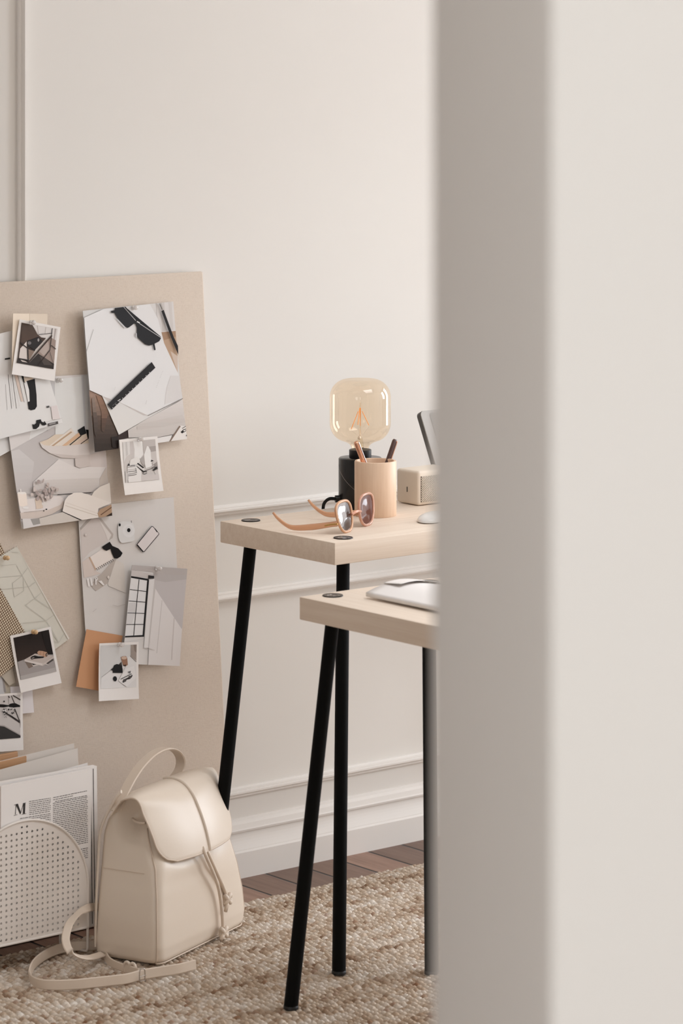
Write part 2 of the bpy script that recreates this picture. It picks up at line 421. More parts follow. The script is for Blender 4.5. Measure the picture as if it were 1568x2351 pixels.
# ------------------------------------------------------------------ rug: knotted jute ropes
def rug():
    fx = np.arange(2.66, 4.12, 0.0016); fy = np.arange(-1.10, -0.176, 0.0016)
    xs = np.concatenate([np.linspace(2.1, 2.655, 140), fx, np.linspace(4.125, 4.9, 190)])
    ys = np.concatenate([np.linspace(-2.3, -1.104, 300), fy])
    X, Y = np.meshgrid(xs, ys, indexing='ij')
    rng = np.random.default_rng(3)
    PXR, PYR = 0.0130, 0.0104                 # rope pitch across, knot pitch along
    # slow wander so that rows are not ruler straight
    wx = 0.0026 * np.sin(Y * 21 + 1.3) + 0.0020 * np.sin(Y * 47 + X * 9) + 0.0026 * np.sin(X * 31) + 0.0016 * np.sin(Y * 130 + X * 70)
    wy = 0.003 * np.sin(X * 13) + 0.002 * np.sin(X * 41 + Y * 7)
    u = (X + wx) / PXR; r = np.floor(u); fu = u - r - 0.5
    ph = np.mod(r, 2) * 0.5
    hsh = lambda a, b: np.mod(np.sin(a * 127.1 + b * 311.7) * 43758.5453, 1.0)
    v = (Y + wy) / PYR + ph + 0.22 * hsh(r, 3.0)
    v = v + fu * 0.35                          # twist of the strand
    k = np.floor(v); fv = v - k - 0.5
    ra = hsh(r, k)
    rad = 1 - (fu / 0.53) ** 2 - (fv / 0.55) ** 2 * 0.85
    h = np.sqrt(np.clip(rad, 0, 1)) * (0.0060 + 0.0034 * hsh(k * 1.3, r))
    h += 0.0011 * np.sin((fu * 1.3 + fv) * 15) * np.clip(rad, 0, 1)
    # sunk weft lines along the wall direction
    for yy, s in ((-0.30, .5), (-0.395, .5), (-0.50, .6), (-0.56, .9), (-0.66, .7), (-0.735, .9), (-0.79, .5), (-0.90, .8), (-1.0, .6)):
        h -= 0.0032 * s * np.exp(-((Y + wy * 2 - yy) / 0.0045) ** 2)
    h += 0.0009 * (hsh(np.floor(X / 0.0011), np.floor(Y / 0.0016)) - 0.5) * np.clip(rad, 0, 1)
    base = 0.0030
    Z = base + np.clip(h, 0, None)
    edge = np.clip((-0.1755 - Y) / 0.012, 0, 1)
    Z = 0.0012 + (Z - 0.0012) * np.sqrt(edge)
    Y = Y + 0.0028 * np.sin(X * 230 + 2 * np.sin(X * 61)) * (1 - np.clip((-0.176 - Y) / 0.03, 0, 1))
    nx, ny = X.shape
    co = np.stack([X, Y, Z], -1).reshape(-1, 3).astype(np.float32)
    i, j = np.meshgrid(np.arange(nx - 1), np.arange(ny - 1), indexing='ij'); a = (i * ny + j).ravel()
    F = np.stack([a, a + ny, a + ny + 1, a + 1], -1).astype(np.int32)
    me = bpy.data.meshes.new('jute_rug')
    me.vertices.add(len(co)); me.vertices.foreach_set('co', (co - np.array([3.5, -1.2, 0], np.float32)).ravel())
    me.loops.add(F.size); me.loops.foreach_set('vertex_index', F.ravel())
    me.polygons.add(len(F)); me.polygons.foreach_set('loop_start', np.arange(0, F.size, 4, dtype=np.int32))
    me.polygons.foreach_set('use_smooth', np.ones(len(F), bool))
    me.update(); me.validate()
    # yarn colour per knot: straw, sand, tan and a few brown strands; bands of lighter and darker yarn along the weft
    yb = Y + wy
    band = 0.5 + 0.30 * np.sin(yb * 37 + 0.7 + np.sin(X * 2.2)) + 0.24 * np.sin(yb * 91 + 2 + 0.5 * np.sin(X * 3))
    q = np.clip(0.72 * ra + 0.28 * hsh(k, r + 9.0), 0, 1) * 0.8 + 0.38 * (band - 0.5) + 0.08
    cs = np.array([lin(c)[:3] for c in ((158, 130, 107), (204, 181, 158), (222, 205, 186), (236, 223, 209), (243, 234, 223))])
    q = np.clip(q, 0, 1) * (len(cs) - 1); qi = np.clip(np.floor(q).astype(int), 0, len(cs) - 2); qf = (q - qi)[..., None]
    rgb = cs[qi] * (1 - qf) + cs[qi + 1] * qf
    rust = (hsh(r * 1.7, k * 2.3) > 0.975)[..., None]
    rgb = np.where(rust, np.array(lin((150, 104, 72))[:3]) * 0.6 + rgb * 0.4, rgb)
    at = me.color_attributes.new('yarn', 'FLOAT_COLOR', 'POINT')
    at.data.foreach_set('color', np.concatenate([rgb, np.ones(rgb.shape[:2] + (1,))], -1).astype(np.float32).ravel())
    m = mat('jute_yarn', (190, 160, 125), 0.95, spec=0.08); t = NT(m)
    ca = t.n('ShaderNodeVertexColor', layer_name='yarn')
    fib = t.noise(t.coords((1, 1, 1)), 1400, 2)
    t.color(t.mix(0.45, ca.outputs['Color'], t.ramp(fib, [(0.3, (150, 150, 150)), (0.7, (255, 255, 255))]), 'MULTIPLY'))
    t.bump(fib, 0.35, 0.0012)
    me.materials.append(m)
    o = bpy.data.objects.new('jute_rug', me); o.location = (3.5, -1.2, 0); col.objects.link(o)
    return tag(o, 'chunky knotted jute rug in straw and brown tones on the dark floorboards', 'rug')
rug()
RUGZ = 0.0120

# ------------------------------------------------------------------ pinboard leaning on the wall
B_TOP, B_BOT, B_H = -0.0265, -0.123, 1.199
bdir = V((0, B_TOP - B_BOT, B_H)).normalized(); bnorm = V((0, -bdir.z, bdir.y))
def bpt(s, t, off=0.0): return V((s, B_BOT, 0)) + bdir * t + bnorm * off
def px2b(px, py):
    p = hit(px, py, bnorm, (0, B_BOT, 0)); return p.x, (p - V((0, B_BOT, 0))).dot(bdir)
BLEN = math.hypot(B_TOP - B_BOT, B_H); BXR = 3.5541
def pinboard():
    bm = bmesh.new(); nx, nt = 2, 2
    th = 0.022
    pts = [(2.60, 0.002), (BXR, 0.002), (BXR, BLEN), (2.60, BLEN)]
    vs = [bm.verts.new(bpt(s, t, 0)) for s, t in pts] + [bm.verts.new(bpt(s, t, -th)) for s, t in pts]
    for q in ((0, 1, 2, 3), (7, 6, 5, 4), (0, 4, 5, 1), (1, 5, 6, 2), (2, 6, 7, 3), (3, 7, 4, 0)): bm.faces.new([vs[i] for i in q])
    bmesh.ops.bevel(bm, geom=list(bm.edges), offset=0.004, segments=3, profile=0.5, affect='EDGES')
    o = bm_obj('pinboard', bm, M['linen'], angle=50)
    return tag(o, 'large linen covered pinboard leaning against the panelled wall beside the table', 'pinboard')
pinboard()

# ------------------------------------------------------------------ papers on the board
MC = {}
K_ALB = 1.12
def print_mat(c, rough=0.42):
    key = (tuple(c), rough)
    if key not in MC:
        l = lin(c); k = K_ALB if max(l[:3]) > 0.15 else 0.75; l = tuple(min(0.86, v * k) for v in l[:3]) + (1.0,)
        MC[key] = mat('print_tone', l, rough, spec=0.15)
    return MC[key]
def crop(x0, y0, sc): return lambda x, y: (x0 + x / sc, y0 + y / sc)
def line(p, q, w):
    p, q = V((p[0], p[1])), V((q[0], q[1])); d = (q - p).normalized(); n = V((-d.y, d.x)) * w / 2
    return [tuple(p + n), tuple(q + n), tuple(q - n), tuple(p - n)]
def pline(pts, w, c): return [(line(a, b, w), c) for a, b in zip(pts[:-1], pts[1:])]
def grad(poly, y0, y1, c0, c1, n=9):
    """tone that runs from c0 at row y0 to c1 at row y1 inside one shape of the picture"""
    out = []; xs = [p[0] for p in poly]; a, b = min(xs) - 5, max(xs) + 5
    lo, hi = min(p[1] for p in poly) - 1, max(p[1] for p in poly) + 1
    for k in range(n):
        ya = lo if k == 0 else y0 + (y1 - y0) * k / n; yb = hi if k == n - 1 else y0 + (y1 - y0) * (k + 1) / n
        if yb <= ya: continue
        q = clip_poly(poly, [(a, ya), (b, ya), (b, yb), (a, yb)])
        if len(q) >= 3:
            t = (k + 0.5) / n; out.append((q, tuple(int(u + (v - u) * t) for u, v in zip(c0, c1))))
    return out
def ell(cx, cy, rx, ry, n=18, rot=0.0):
    out = []
    for k in range(n):
        a = 2 * PI * k / n; x, y = rx * math.cos(a), ry * math.sin(a)
        out.append((cx + x * math.cos(rot) - y * math.sin(rot), cy + x * math.sin(rot) + y * math.cos(rot)))
    return out
def clip_poly(poly, quad):
    """Sutherland-Hodgman clip of a picture shape to the sheet's edges"""
    out = list(poly); n = len(quad)
    area2 = sum(quad[i][0] * quad[(i + 1) % n][1] - quad[(i + 1) % n][0] * quad[i][1] for i in range(n))
    sg = 1 if area2 > 0 else -1
    for i in range(n):
        a, b = quad[i], quad[(i + 1) % n]; inp = out; out = []
        if not inp: break
        side = lambda p: sg * ((b[0] - a[0]) * (p[1] - a[1]) - (b[1] - a[1]) * (p[0] - a[0]))
        for j in range(len(inp)):
            p, q = inp[j], inp[(j + 1) % len(inp)]; sp, sq = side(p), side(q)
            if sp >= 0: out.append(p)
            if sp * sq < 0:
                t = sp / (sp - sq); out.append((p[0] + (q[0] - p[0]) * t, p[1] + (q[1] - p[1]) * t))
    return out
class Sheet:
    def __init__(s, quad_px, off, lift_b=0.006, lift_l=0.004, lift_r=0.0, lift_t=0.0):
        s.q = [px2b(*p) for p in quad_px]; s.off = off; s.lb, s.ll, s.lr, s.lt = lift_b, lift_l, lift_r, lift_t
        TL, TR, BR, BL = [V((a, b)) for a, b in s.q]
        s.o = TL; e1 = TR - TL; e2 = BL - TL
        det = e1.x * e2.y - e1.y * e2.x; s.inv = (e2.y / det, -e2.x / det, -e1.y / det, e1.x / det)
    def uv(s, a, b):
        dx, dy = a - s.o.x, b - s.o.y; return s.inv[0] * dx + s.inv[1] * dy, s.inv[2] * dx + s.inv[3] * dy
    def map(s, a, b, layer):
        u, v = s.uv(a, b); u_ = min(max(u, 0), 1.1); v_ = min(max(v, 0), 1.1)
        h = s.off + s.lb * v_ ** 2 + s.ll * (1 - u_) ** 2 + s.lr * u_ ** 2 + s.lt * (1 - v_) ** 2 + layer
        return bpt(a, b, h)
    def flat(s, poly2, mi, layer, bm, cuts=8):
        pts = []
        for p in poly2:
            if not pts or (abs(p[0] - pts[-1][0]) + abs(p[1] - pts[-1][1])) > 1e-6: pts.append(p)
        if len(pts) < 3: return
        t = bmesh.new()
        try: f = t.faces.new([t.verts.new((p[0], p[1], 0)) for p in pts])
        except Exception: t.free(); return
        bmesh.ops.triangulate(t, faces=[f])
        a0 = min(p[0] for p in pts); a1 = max(p[0] for p in pts); b0 = min(p[1] for p in pts); b1 = max(p[1] for p in pts)
        st = 0.022
        k = math.ceil(a0 / st)
        while k * st < a1: bmesh.ops.bisect_plane(t, geom=t.verts[:] + t.edges[:] + t.faces[:], plane_co=(k * st, 0, 0), plane_no=(1, 0, 0)); k += 1
        k = math.ceil(b0 / st)
        while k * st < b1: bmesh.ops.bisect_plane(t, geom=t.verts[:] + t.edges[:] + t.faces[:], plane_co=(0, k * st, 0), plane_no=(0, 1, 0)); k += 1
        t.verts.index_update(); mp = [bm.verts.new(s.map(v.co.x, v.co.y, layer)) for v in t.verts]
        for f in t.faces:
            try: g = bm.faces.new([mp[v.index] for v in f.verts]); g.material_index = mi; g.smooth = True
            except Exception: pass
        t.free()
def base_solid(sh, poly2, th=0.0005):
    bm = bmesh.new(); sh.flat(poly2, 0, 0.0, bm)
    bmesh.ops.recalc_face_normals(bm, faces=bm.faces)
    r = bmesh.ops.extrude_face_region(bm, geom=bm.faces[:])
    vs = [e for e in r['geom'] if isinstance(e, bmesh.types.BMVert)]
    bmesh.ops.translate(bm, verts=vs, vec=-bnorm * th)
    return bm
def deco_into(bm, sh, deco, cr, clipq, mats, layer0):
    for i, (poly, c) in enumerate(deco):
        p2 = [px2b(*cr(*p)) for p in poly]
        if clipq:
            # triangulate concave shapes first so that the clip stays exact
            t = bmesh.new()
            try: f = t.faces.new([t.verts.new((p[0], p[1], 0)) for p in p2])
            except Exception: t.free(); continue
            tr = bmesh.ops.triangulate(t, faces=[f])['faces']
            tris = [[(v.co.x, v.co.y) for v in g.verts] for g in tr]; t.free()
        else: tris = [p2]
        m = print_mat(c)
        if m not in mats: mats.append(m)
        for tri in tris:
            tri = clip_poly(tri, clipq) if clipq else tri
            if len(tri) >= 3: sh.flat(tri, mats.index(m), layer0 + i * 0.00006, bm)
def finish_sheet(name, bm, mats, parent=None):
    bm.verts.index_update()
    vs = [v.co.copy() for v in bm.verts]; fs = [[v.index for v in f.verts] for f in bm.faces]; ix = [f.material_index for f in bm.faces]
    sm = [f.smooth for f in bm.faces]; bm.free()
    o = mesh_obj(name, vs, fs, mats, parent, False, ix); return o
def photo_print(name, label, cat, quad, cr, base, deco, off, group=None, **kw):
    sh = Sheet([cr(*p) for p in quad], off, **kw); mats = [base if not isinstance(base, tuple) else print_mat(base)]
    bm = base_solid(sh, sh.q)
    for f in bm.faces: f.smooth = False
    deco_into(bm, sh, deco, cr, sh.q, mats, 0.0003)
    o = finish_sheet(name, bm, mats); return tag(o, label, cat, group)
def instant_photo(label, quad, pic, cr, base, deco, off, **kw):
    sh = Sheet([cr(*p) for p in quad], off, **kw)
    bm = base_solid(sh, sh.q, 0.0007)
    o = finish_sheet('instant_photo', bm, [print_mat((222, 217, 213))]); tag(o, label, 'instant photo', 'white framed instant photos on the pinboard')
    pq = [px2b(*cr(*p)) for p in pic]; bm = bmesh.new(); mats = [print_mat(base)]
    sh.flat(pq, 0, 0.0003, bm); deco_into(bm, sh, deco, cr, pq, mats, 0.00045)
    finish_sheet('picture', bm, mats, o); return o

A_ = crop(170, 680, 6.0308); B_ = crop(0, 840, 6.0308); C_ = crop(0, 710, 7.836); D_ = crop(240, 990, 12.06)
E_ = crop(170, 1130, 5.735); F_ = crop(150, 1420, 5.6); G_ = crop(0, 1420, 7.35); H_ = crop(0, 1220, 9.044)
WH = (218, 215, 212)
# --- flat lay print (lies under the others)
deco = [([(60, 490), (200, 345), (290, 345), (500, 560), (430, 640), (180, 790), (75, 910)], (198, 189, 184)),
        ([(205, 300), (240, 320), (60, 500), (50, 470)], (168, 160, 154)),
        ([(300, 345), (340, 345), (500, 550), (492, 600), (440, 635), (478, 560)], (176, 167, 161)),
        ([(300, 345), (470, 560), (430, 640), (400, 560)], (208, 201, 196)),
        ([(78, 915), (180, 850), (270, 1040), (335, 1070), (100, 1128)], (203, 190, 182)),
        ([(490, 900), (540, 880), (415, 1200), (260, 1300), (200, 1240), (250, 1130), (335, 1075)], (178, 168, 160)),
        ([(535, 885), (640, 940), (660, 1330), (430, 1235), (420, 1200)], (204, 197, 190)),
        ([(185, 850), (430, 695), (545, 860), (490, 885), (265, 1025)], (221, 212, 205)),
        ([(165, 855), (185, 850), (265, 1010), (255, 1030)], (186, 160, 140))]
for k in range(10):
    x, y = 268 + k * 24, 1004 - k * 13.2
    deco += [(ell(x, y, 6, 7, 8), (45, 40, 38)), (line((x + 6, y + 8), (x + 14, y + 22), 6), (60, 52, 48))]
deco += [([(340, 718), (445, 650), (480, 705), (560, 738), (617, 800), (590, 845), (545, 872), (505, 870), (472, 800), (455, 745), (400, 770), (360, 750)], (27, 24, 25)),
         ([(132, 1135), (160, 1132), (172, 1235), (150, 1240)], (222, 217, 214)), ([(175, 1130), (198, 1130), (215, 1225), (192, 1230)], (222, 217, 214)),
         ([(245, 1130), (272, 1115), (285, 1140), (262, 1165), (262, 1215), (246, 1215)], (222, 217, 214)), ([(290, 1170), (330, 1160), (370, 1218), (352, 1225)], (222, 217, 214)),
         (ell(424, 1118, 16, 20, 12), (214, 204, 196)), (ell(265, 1136, 6, 7, 8), (80, 72, 68)), (ell(124, 556, 20, 20, 14), (190, 180, 175)), (ell(124, 556, 15, 15, 14), (204, 196, 190)),
         ([(553, 470), (566, 410), (620, 380), (740, 390), (768, 430), (775, 630), (740, 650), (605, 668), (575, 640), (560, 590)], (207, 205, 203)),
         (ell(698, 505, 82, 88, 24), (213, 211, 210)), (ell(698, 500, 48, 54, 20), (205, 204, 203)), (ell(698, 499, 23, 27, 16), (25, 24, 25)), (ell(577, 429, 13, 20, 14), (25, 24, 25)),
         (ell(732, 380, 5, 6, 8), (60, 56, 55)), (ell(734, 394, 5, 6, 8), (60, 56, 55)),
         ([(1000, 446), (1022, 450), (1098, 538), (1100, 556), (905, 784), (884, 788), (803, 700), (803, 682)], (66, 57, 58)),
         ([(1003, 455), (1018, 458), (1091, 540), (1092, 552), (900, 776), (886, 779), (812, 698), (812, 686)], (208, 200, 198)),
         ([(1030, 468), (1048, 476), (1080, 515), (1070, 528)], (30, 28, 30)), ([(803, 690), (812, 686), (890, 775), (884, 790)], (34, 31, 33)),
         (line((205, 1570), (255, 1532), 7), (184, 177, 173)), (line((470, 1483), (545, 1500), 6), (176, 168, 164)), (line((545, 1500), (640, 1472), 6), (176, 168, 164)),
         (line((430, 1235), (660, 1330), 5), (184, 176, 170))]
photo_print('photo_print', 'large pale flat lay photo print with camera, phone and dark glasses, below the sunglasses print', 'photo print',
            [(25, 206), (1305, 65), (1390, 1912), (125, 2010)], E_, (204, 199, 195), deco, 0.0015, lift_b=0.003, lift_l=0.005)
# --- bowl and candle print
deco = [([(60, 1180), (740, 830), (740, 1000), (500, 1080), (640, 1230), (780, 1290), (400, 1600), (360, 1790), (140, 1780)], (184, 178, 176)),
        *grad([(60, 1190), (200, 1150), (420, 1330), (340, 1770), (150, 1770)], 1180, 1760, (196, 191, 190), (186, 180, 177), 6),
        ([(640, 215), (740, 190), (745, 840), (620, 900)], (188, 186, 186)),
        ([(730, 190), (1200, 130), (1200, 900), (1160, 950), (730, 1005)], (212, 211, 209)),
        ([(1105, 130), (1140, 130), (1180, 900), (1150, 900)], (194, 193, 194)),
        ([(1000, 1290), (1440, 1160), (1460, 1420), (1300, 1440), (1010, 1420)], (200, 190, 186)),
        *grad([(775, 1290), (1005, 1400), (1440, 1400), (1350, 1565), (620, 1580), (395, 1610)], 1300, 1600, (214, 208, 205), (208, 202, 199), 5),
        *grad([(395, 1610), (620, 1575), (1350, 1550), (1340, 1745), (740, 1775), (390, 1800)], 1570, 1780, (200, 193, 189), (190, 183, 180), 5),
        ([(1350, 1555), (1440, 1400), (1470, 1620), (1340, 1740)], (190, 180, 172)),
        ([(500, 1055), (620, 1015), (720, 950), (1190, 930), (1200, 1080), (860, 1115), (560, 1115)], (206, 190, 172)),
        ([(640, 1105), (960, 860), (1015, 950), (830, 1105)], (214, 204, 194)), ([(665, 1108), (950, 905), (970, 918), (700, 1108)], (178, 150, 124)),
        ([(820, 1105), (1060, 925), (1095, 962), (880, 1105)], (205, 170, 140)), ([(1045, 890), (1140, 830), (1168, 935), (1085, 970)], (40, 41, 42)),
        (line((930, 1095), (1095, 965), 14), (58, 54, 52)), ([(965, 1090), (1190, 960), (1198, 1010), (1090, 1085)], (206, 184, 168)), (line((1085, 1080), (1200, 1000), 10), (40, 36, 36)),
        ([(1160, 880), (1198, 885), (1200, 1000), (1182, 1000)], (28, 27, 27)),
        ([(496, 1055), (560, 1098), (700, 1110), (900, 1104), (1205, 1070), (1212, 1255), (1000, 1280), (800, 1268), (640, 1205), (530, 1128)], (205, 197, 193)),
        ([(640, 1205), (800, 1268), (1000, 1280), (1212, 1255), (1212, 1225), (1000, 1240), (820, 1225)], (192, 182, 177)),
        ([(1000, 1282), (1205, 1255), (1218, 1380), (1070, 1415), (1005, 1385)], (194, 184, 179)),
        (line((740, 1780), (1225, 1752), 10), (70, 64, 62)),
        ([(150, 1900), (300, 1840), (560, 1800), (780, 1800), (832, 1850), (810, 1950), (600, 2010), (200, 2035)], (214, 206, 202)),
        ([(185, 2030), (560, 2005), (780, 1920), (832, 1850), (822, 1960), (640, 2055), (450, 2105), (200, 2115)], (200, 187, 178)),
        ([(150, 1760), (165, 1742), (270, 1742), (287, 1762), (300, 1925), (235, 1945), (170, 1930)], (230, 214, 203)), ([(150, 1760), (165, 1742), (270, 1742), (287, 1762), (220, 1775)], (226, 220, 214)),
        (line((203, 1700), (205, 1742), 14), (224, 218, 212)), (ell(270, 1960, 45, 16, 14), (224, 220, 217)),
        ([(410, 1840), (440, 1820), (500, 1805), (525, 1965), (425, 1978)], (208, 190, 174)), (ell(545, 1905, 40, 28, 14), (212, 205, 200)),
        (line((240, 2025), (570, 1990), 8), (176, 164, 156)), (ell(574, 1982, 13, 9, 10), (40, 36, 35)), (ell(535, 2004, 9, 7, 10), (60, 50, 46))]
rnd = random.Random(4)
for k in range(52):
    a = rnd.uniform(-1.25, 1.15); d = rnd.uniform(40, 300); x = 540 + math.sin(a) * d * 0.75; y = 1880 - math.cos(a) * d
    g = rnd.choice(((168, 154, 149), (182, 169, 163), (196, 184, 178), (158, 144, 140)))
    deco.append((ell(x, y, rnd.uniform(12, 26), rnd.uniform(16, 34), 9, rnd.uniform(-0.6, 0.6)), g))
deco += [([(205, 2110), (455, 2105), (470, 2205), (215, 2250)], (205, 200, 198)), ([(320, 2115), (450, 2105), (465, 2180), (360, 2200)], (150, 146, 142)),
         ([(455, 2105), (640, 2060), (790, 2020), (1060, 2140), (465, 2205)], (198, 190, 182)),
         ([(1205, 1800), (1240, 1740), (1330, 1670), (1470, 1615), (1495, 1900)], (214, 206, 198)),
         ([(765, 2008), (790, 2000), (1075, 2120), (1060, 2145)], (72, 66, 63)),
         ([(825, 1860), (880, 1795), (960, 1755), (1060, 1750), (1200, 1790), (1490, 1895), (1300, 1970), (1290, 2050), (1300, 2095), (1070, 2130), (790, 2010)], (220, 212, 205)),
         (line((830, 1930), (1290, 2075), 8), (196, 184, 172)), (line((845, 1890), (1290, 2040), 5), (204, 193, 183)),
         ([(1285, 2040), (1320, 1985), (1490, 1910), (1495, 2075), (1310, 2098)], (168, 140, 116)), (line((1330, 2060), (1490, 1950), 14), (110, 84, 66)), ([(1400, 2080), (1490, 2025), (1495, 2075)], (62, 48, 42))]
photo_print('photo_print', 'photo print of a footed bowl, candle and open book, overlapping the sunglasses print', 'photo print',
            [(-40, 190), (1385, 105), (1490, 2070), (215, 2250)], B_, (206, 200, 197), deco, 0.0035, lift_b=0.005, lift_l=0.012)
# --- sunglasses and ruler print
deco = [([(50, 205), (340, 180), (60, 300)], (200, 198, 195)),
        ([(1110, 80), (1360, 60), (1380, 490), (1180, 505), (1120, 330)], (206, 201, 198)), ([(1165, 90), (1220, 85), (1240, 480), (1190, 490)], (192, 186, 182)), ([(1280, 80), (1320, 80), (1345, 470), (1310, 480)], (198, 192, 188)),
        ([(1175, 500), (1375, 482), (1400, 830), (1395, 1080), (1210, 665)], (178, 150, 126)), ([(1175, 500), (1375, 482), (1380, 560), (1210, 610)], (158, 128, 104)), ([(1300, 760), (1400, 830), (1400, 1070)], (196, 178, 164)),
        *grad([(125, 1300), (320, 1380), (545, 1925), (530, 2115), (190, 2160)], 1330, 2100, (150, 124, 108), (54, 44, 39), 12),
        *grad([(225, 1370), (320, 1400), (400, 1600), (330, 1880), (290, 1860), (300, 1600)], 1370, 1880, (138, 106, 86), (92, 72, 62), 8), *grad([(160, 1420), (200, 1400), (240, 1750), (215, 1950), (185, 1900)], 1400, 1950, (134, 116, 104), (74, 62, 56), 8),
        ([(430, 1950), (540, 1930), (530, 2115), (440, 2090)], (44, 35, 32)), ([(530, 1925), (675, 1850), (680, 1960), (530, 1990)], (60, 45, 42)),
        ([(310, 1380), (440, 1425), (960, 1640), (1470, 1410), (540, 1918)], (208, 205, 202)),
        ([(60, 300), (340, 182), (1010, 112), (1125, 320), (1205, 650), (1400, 1080), (1450, 1412), (960, 1652), (540, 1478), (128, 1300), (88, 760)], (213, 211, 210)),
        ([(480, 1430), (560, 1475), (960, 1650), (900, 1650)], (188, 180, 176)), ([(320, 1385), (440, 1425), (400, 1470)], (186, 178, 174)),
        ([(90, 745), (192, 455), (198, 470), (95, 770)], (176, 174, 172)),
        ([(1290, 1100), (1410, 1100), (1450, 1412), (1200, 1500), (1230, 1280)], (205, 201, 199)),
        *grad([(670, 1855), (955, 1690), (1452, 1430), (1495, 1800), (1290, 1918), (1080, 1955), (675, 1955)], 1430, 1950, (206, 200, 196), (188, 181, 176), 9), *grad([(800, 1780), (1440, 1640), (1480, 1740), (1200, 1800), (800, 1850)], 1640, 1850, (196, 189, 184), (186, 178, 173), 4),
        (line((955, 1655), (1452, 1416), 7), (110, 100, 94)),
        (line((1080, 1958), (1290, 1915), 6), (110, 100, 96)), ([(1075, 1962), (1290, 1922), (1250, 2010), (1085, 2032)], (214, 210, 207)),
        ([(1400, 1790), (1500, 1800), (1500, 1985), (1265, 2008)], (218, 212, 207)), ([(1395, 1792), (1412, 1800), (1268, 2008), (1245, 2008)], (122, 104, 92)),
        ([(1408, 1878), (1440, 1850), (1458, 1878), (1428, 1900)], (46, 40, 38)), (line((1440, 1850), (1490, 1835), 10), (46, 40, 38)), (line((1452, 1882), (1495, 1850), 8), (60, 52, 50)), (line((1430, 1830), (1490, 1795), 8), (80, 70, 66)), ([(1478, 1928), (1500, 1905), (1502, 1950)], (46, 40, 38)),
        ([(1130, 95), (1160, 88), (1192, 185), (1165, 200)], (170, 164, 158)), (line((1140, 110), (1175, 190), 8), (70, 62, 58)),
        ([(1162, 206), (1194, 190), (1330, 560), (1390, 690), (1394, 815), (1290, 560)], (38, 34, 34)),
        ([(500, 165), (655, 148), (810, 330), (875, 390), (1152, 588), (1130, 625), (1040, 672), (985, 686), (930, 668), (835, 585), (812, 540), (818, 440), (800, 390), (775, 380), (705, 432), (678, 442), (640, 420), (540, 310), (505, 250)], (36, 35, 37)),
        ([(640, 148), (700, 190), (1152, 560), (1152, 592), (800, 340)], (26, 25, 26)),
        (line((628, 150), (800, 340), 9), (168, 166, 166)), (line((850, 378), (1150, 572), 9), (176, 174, 173)), (line((815, 352), (856, 372), 16), (214, 211, 208)),
        ([(445, 205), (505, 195), (505, 235), (452, 235)], (34, 32, 33)), ([(1036, 668), (1062, 660), (1077, 745), (1056, 750)], (34, 32, 33)),
        ([(505, 300), (540, 320), (660, 440), (640, 445)], (196, 195, 195)), ([(800, 500), (812, 520), (815, 575), (795, 560)], (176, 175, 176)),
        ([(375, 1497), (1018, 912), (1070, 990), (435, 1571)], (37, 34, 35))]
for k in range(12):
    t = k / 12; x = 445 + t * 580; y = 1545 - t * 530
    deco.append((line((x, y), (x + 9, y - 5), 9), (200, 197, 195)))
deco += [(line((520, 1450), (562, 1425), 9), (205, 202, 200)), (line((445, 1515), (500, 1470), 4), (120, 116, 114)), (line((478, 1300), (490, 1255), 6), (196, 193, 192)), (line((920, 1495), (935, 1440), 6), (194, 190, 188))]
for k in range(11):
    if k == 5: continue
    x = 1075 + k * 8.8; y = 1262 - k * 22; deco.append((line((x - 6, y), (x + 6, y - 4), 5), (186, 183, 182)))
photo_print('photo_print', 'large photo print of black sunglasses and a black ruler at the pinboard corner', 'photo print',
            [(50, 205), (1345, 75), (1495, 1975), (190, 2155)], A_, (205, 201, 198), deco, 0.0065, lift_b=0.006, lift_l=0.010)
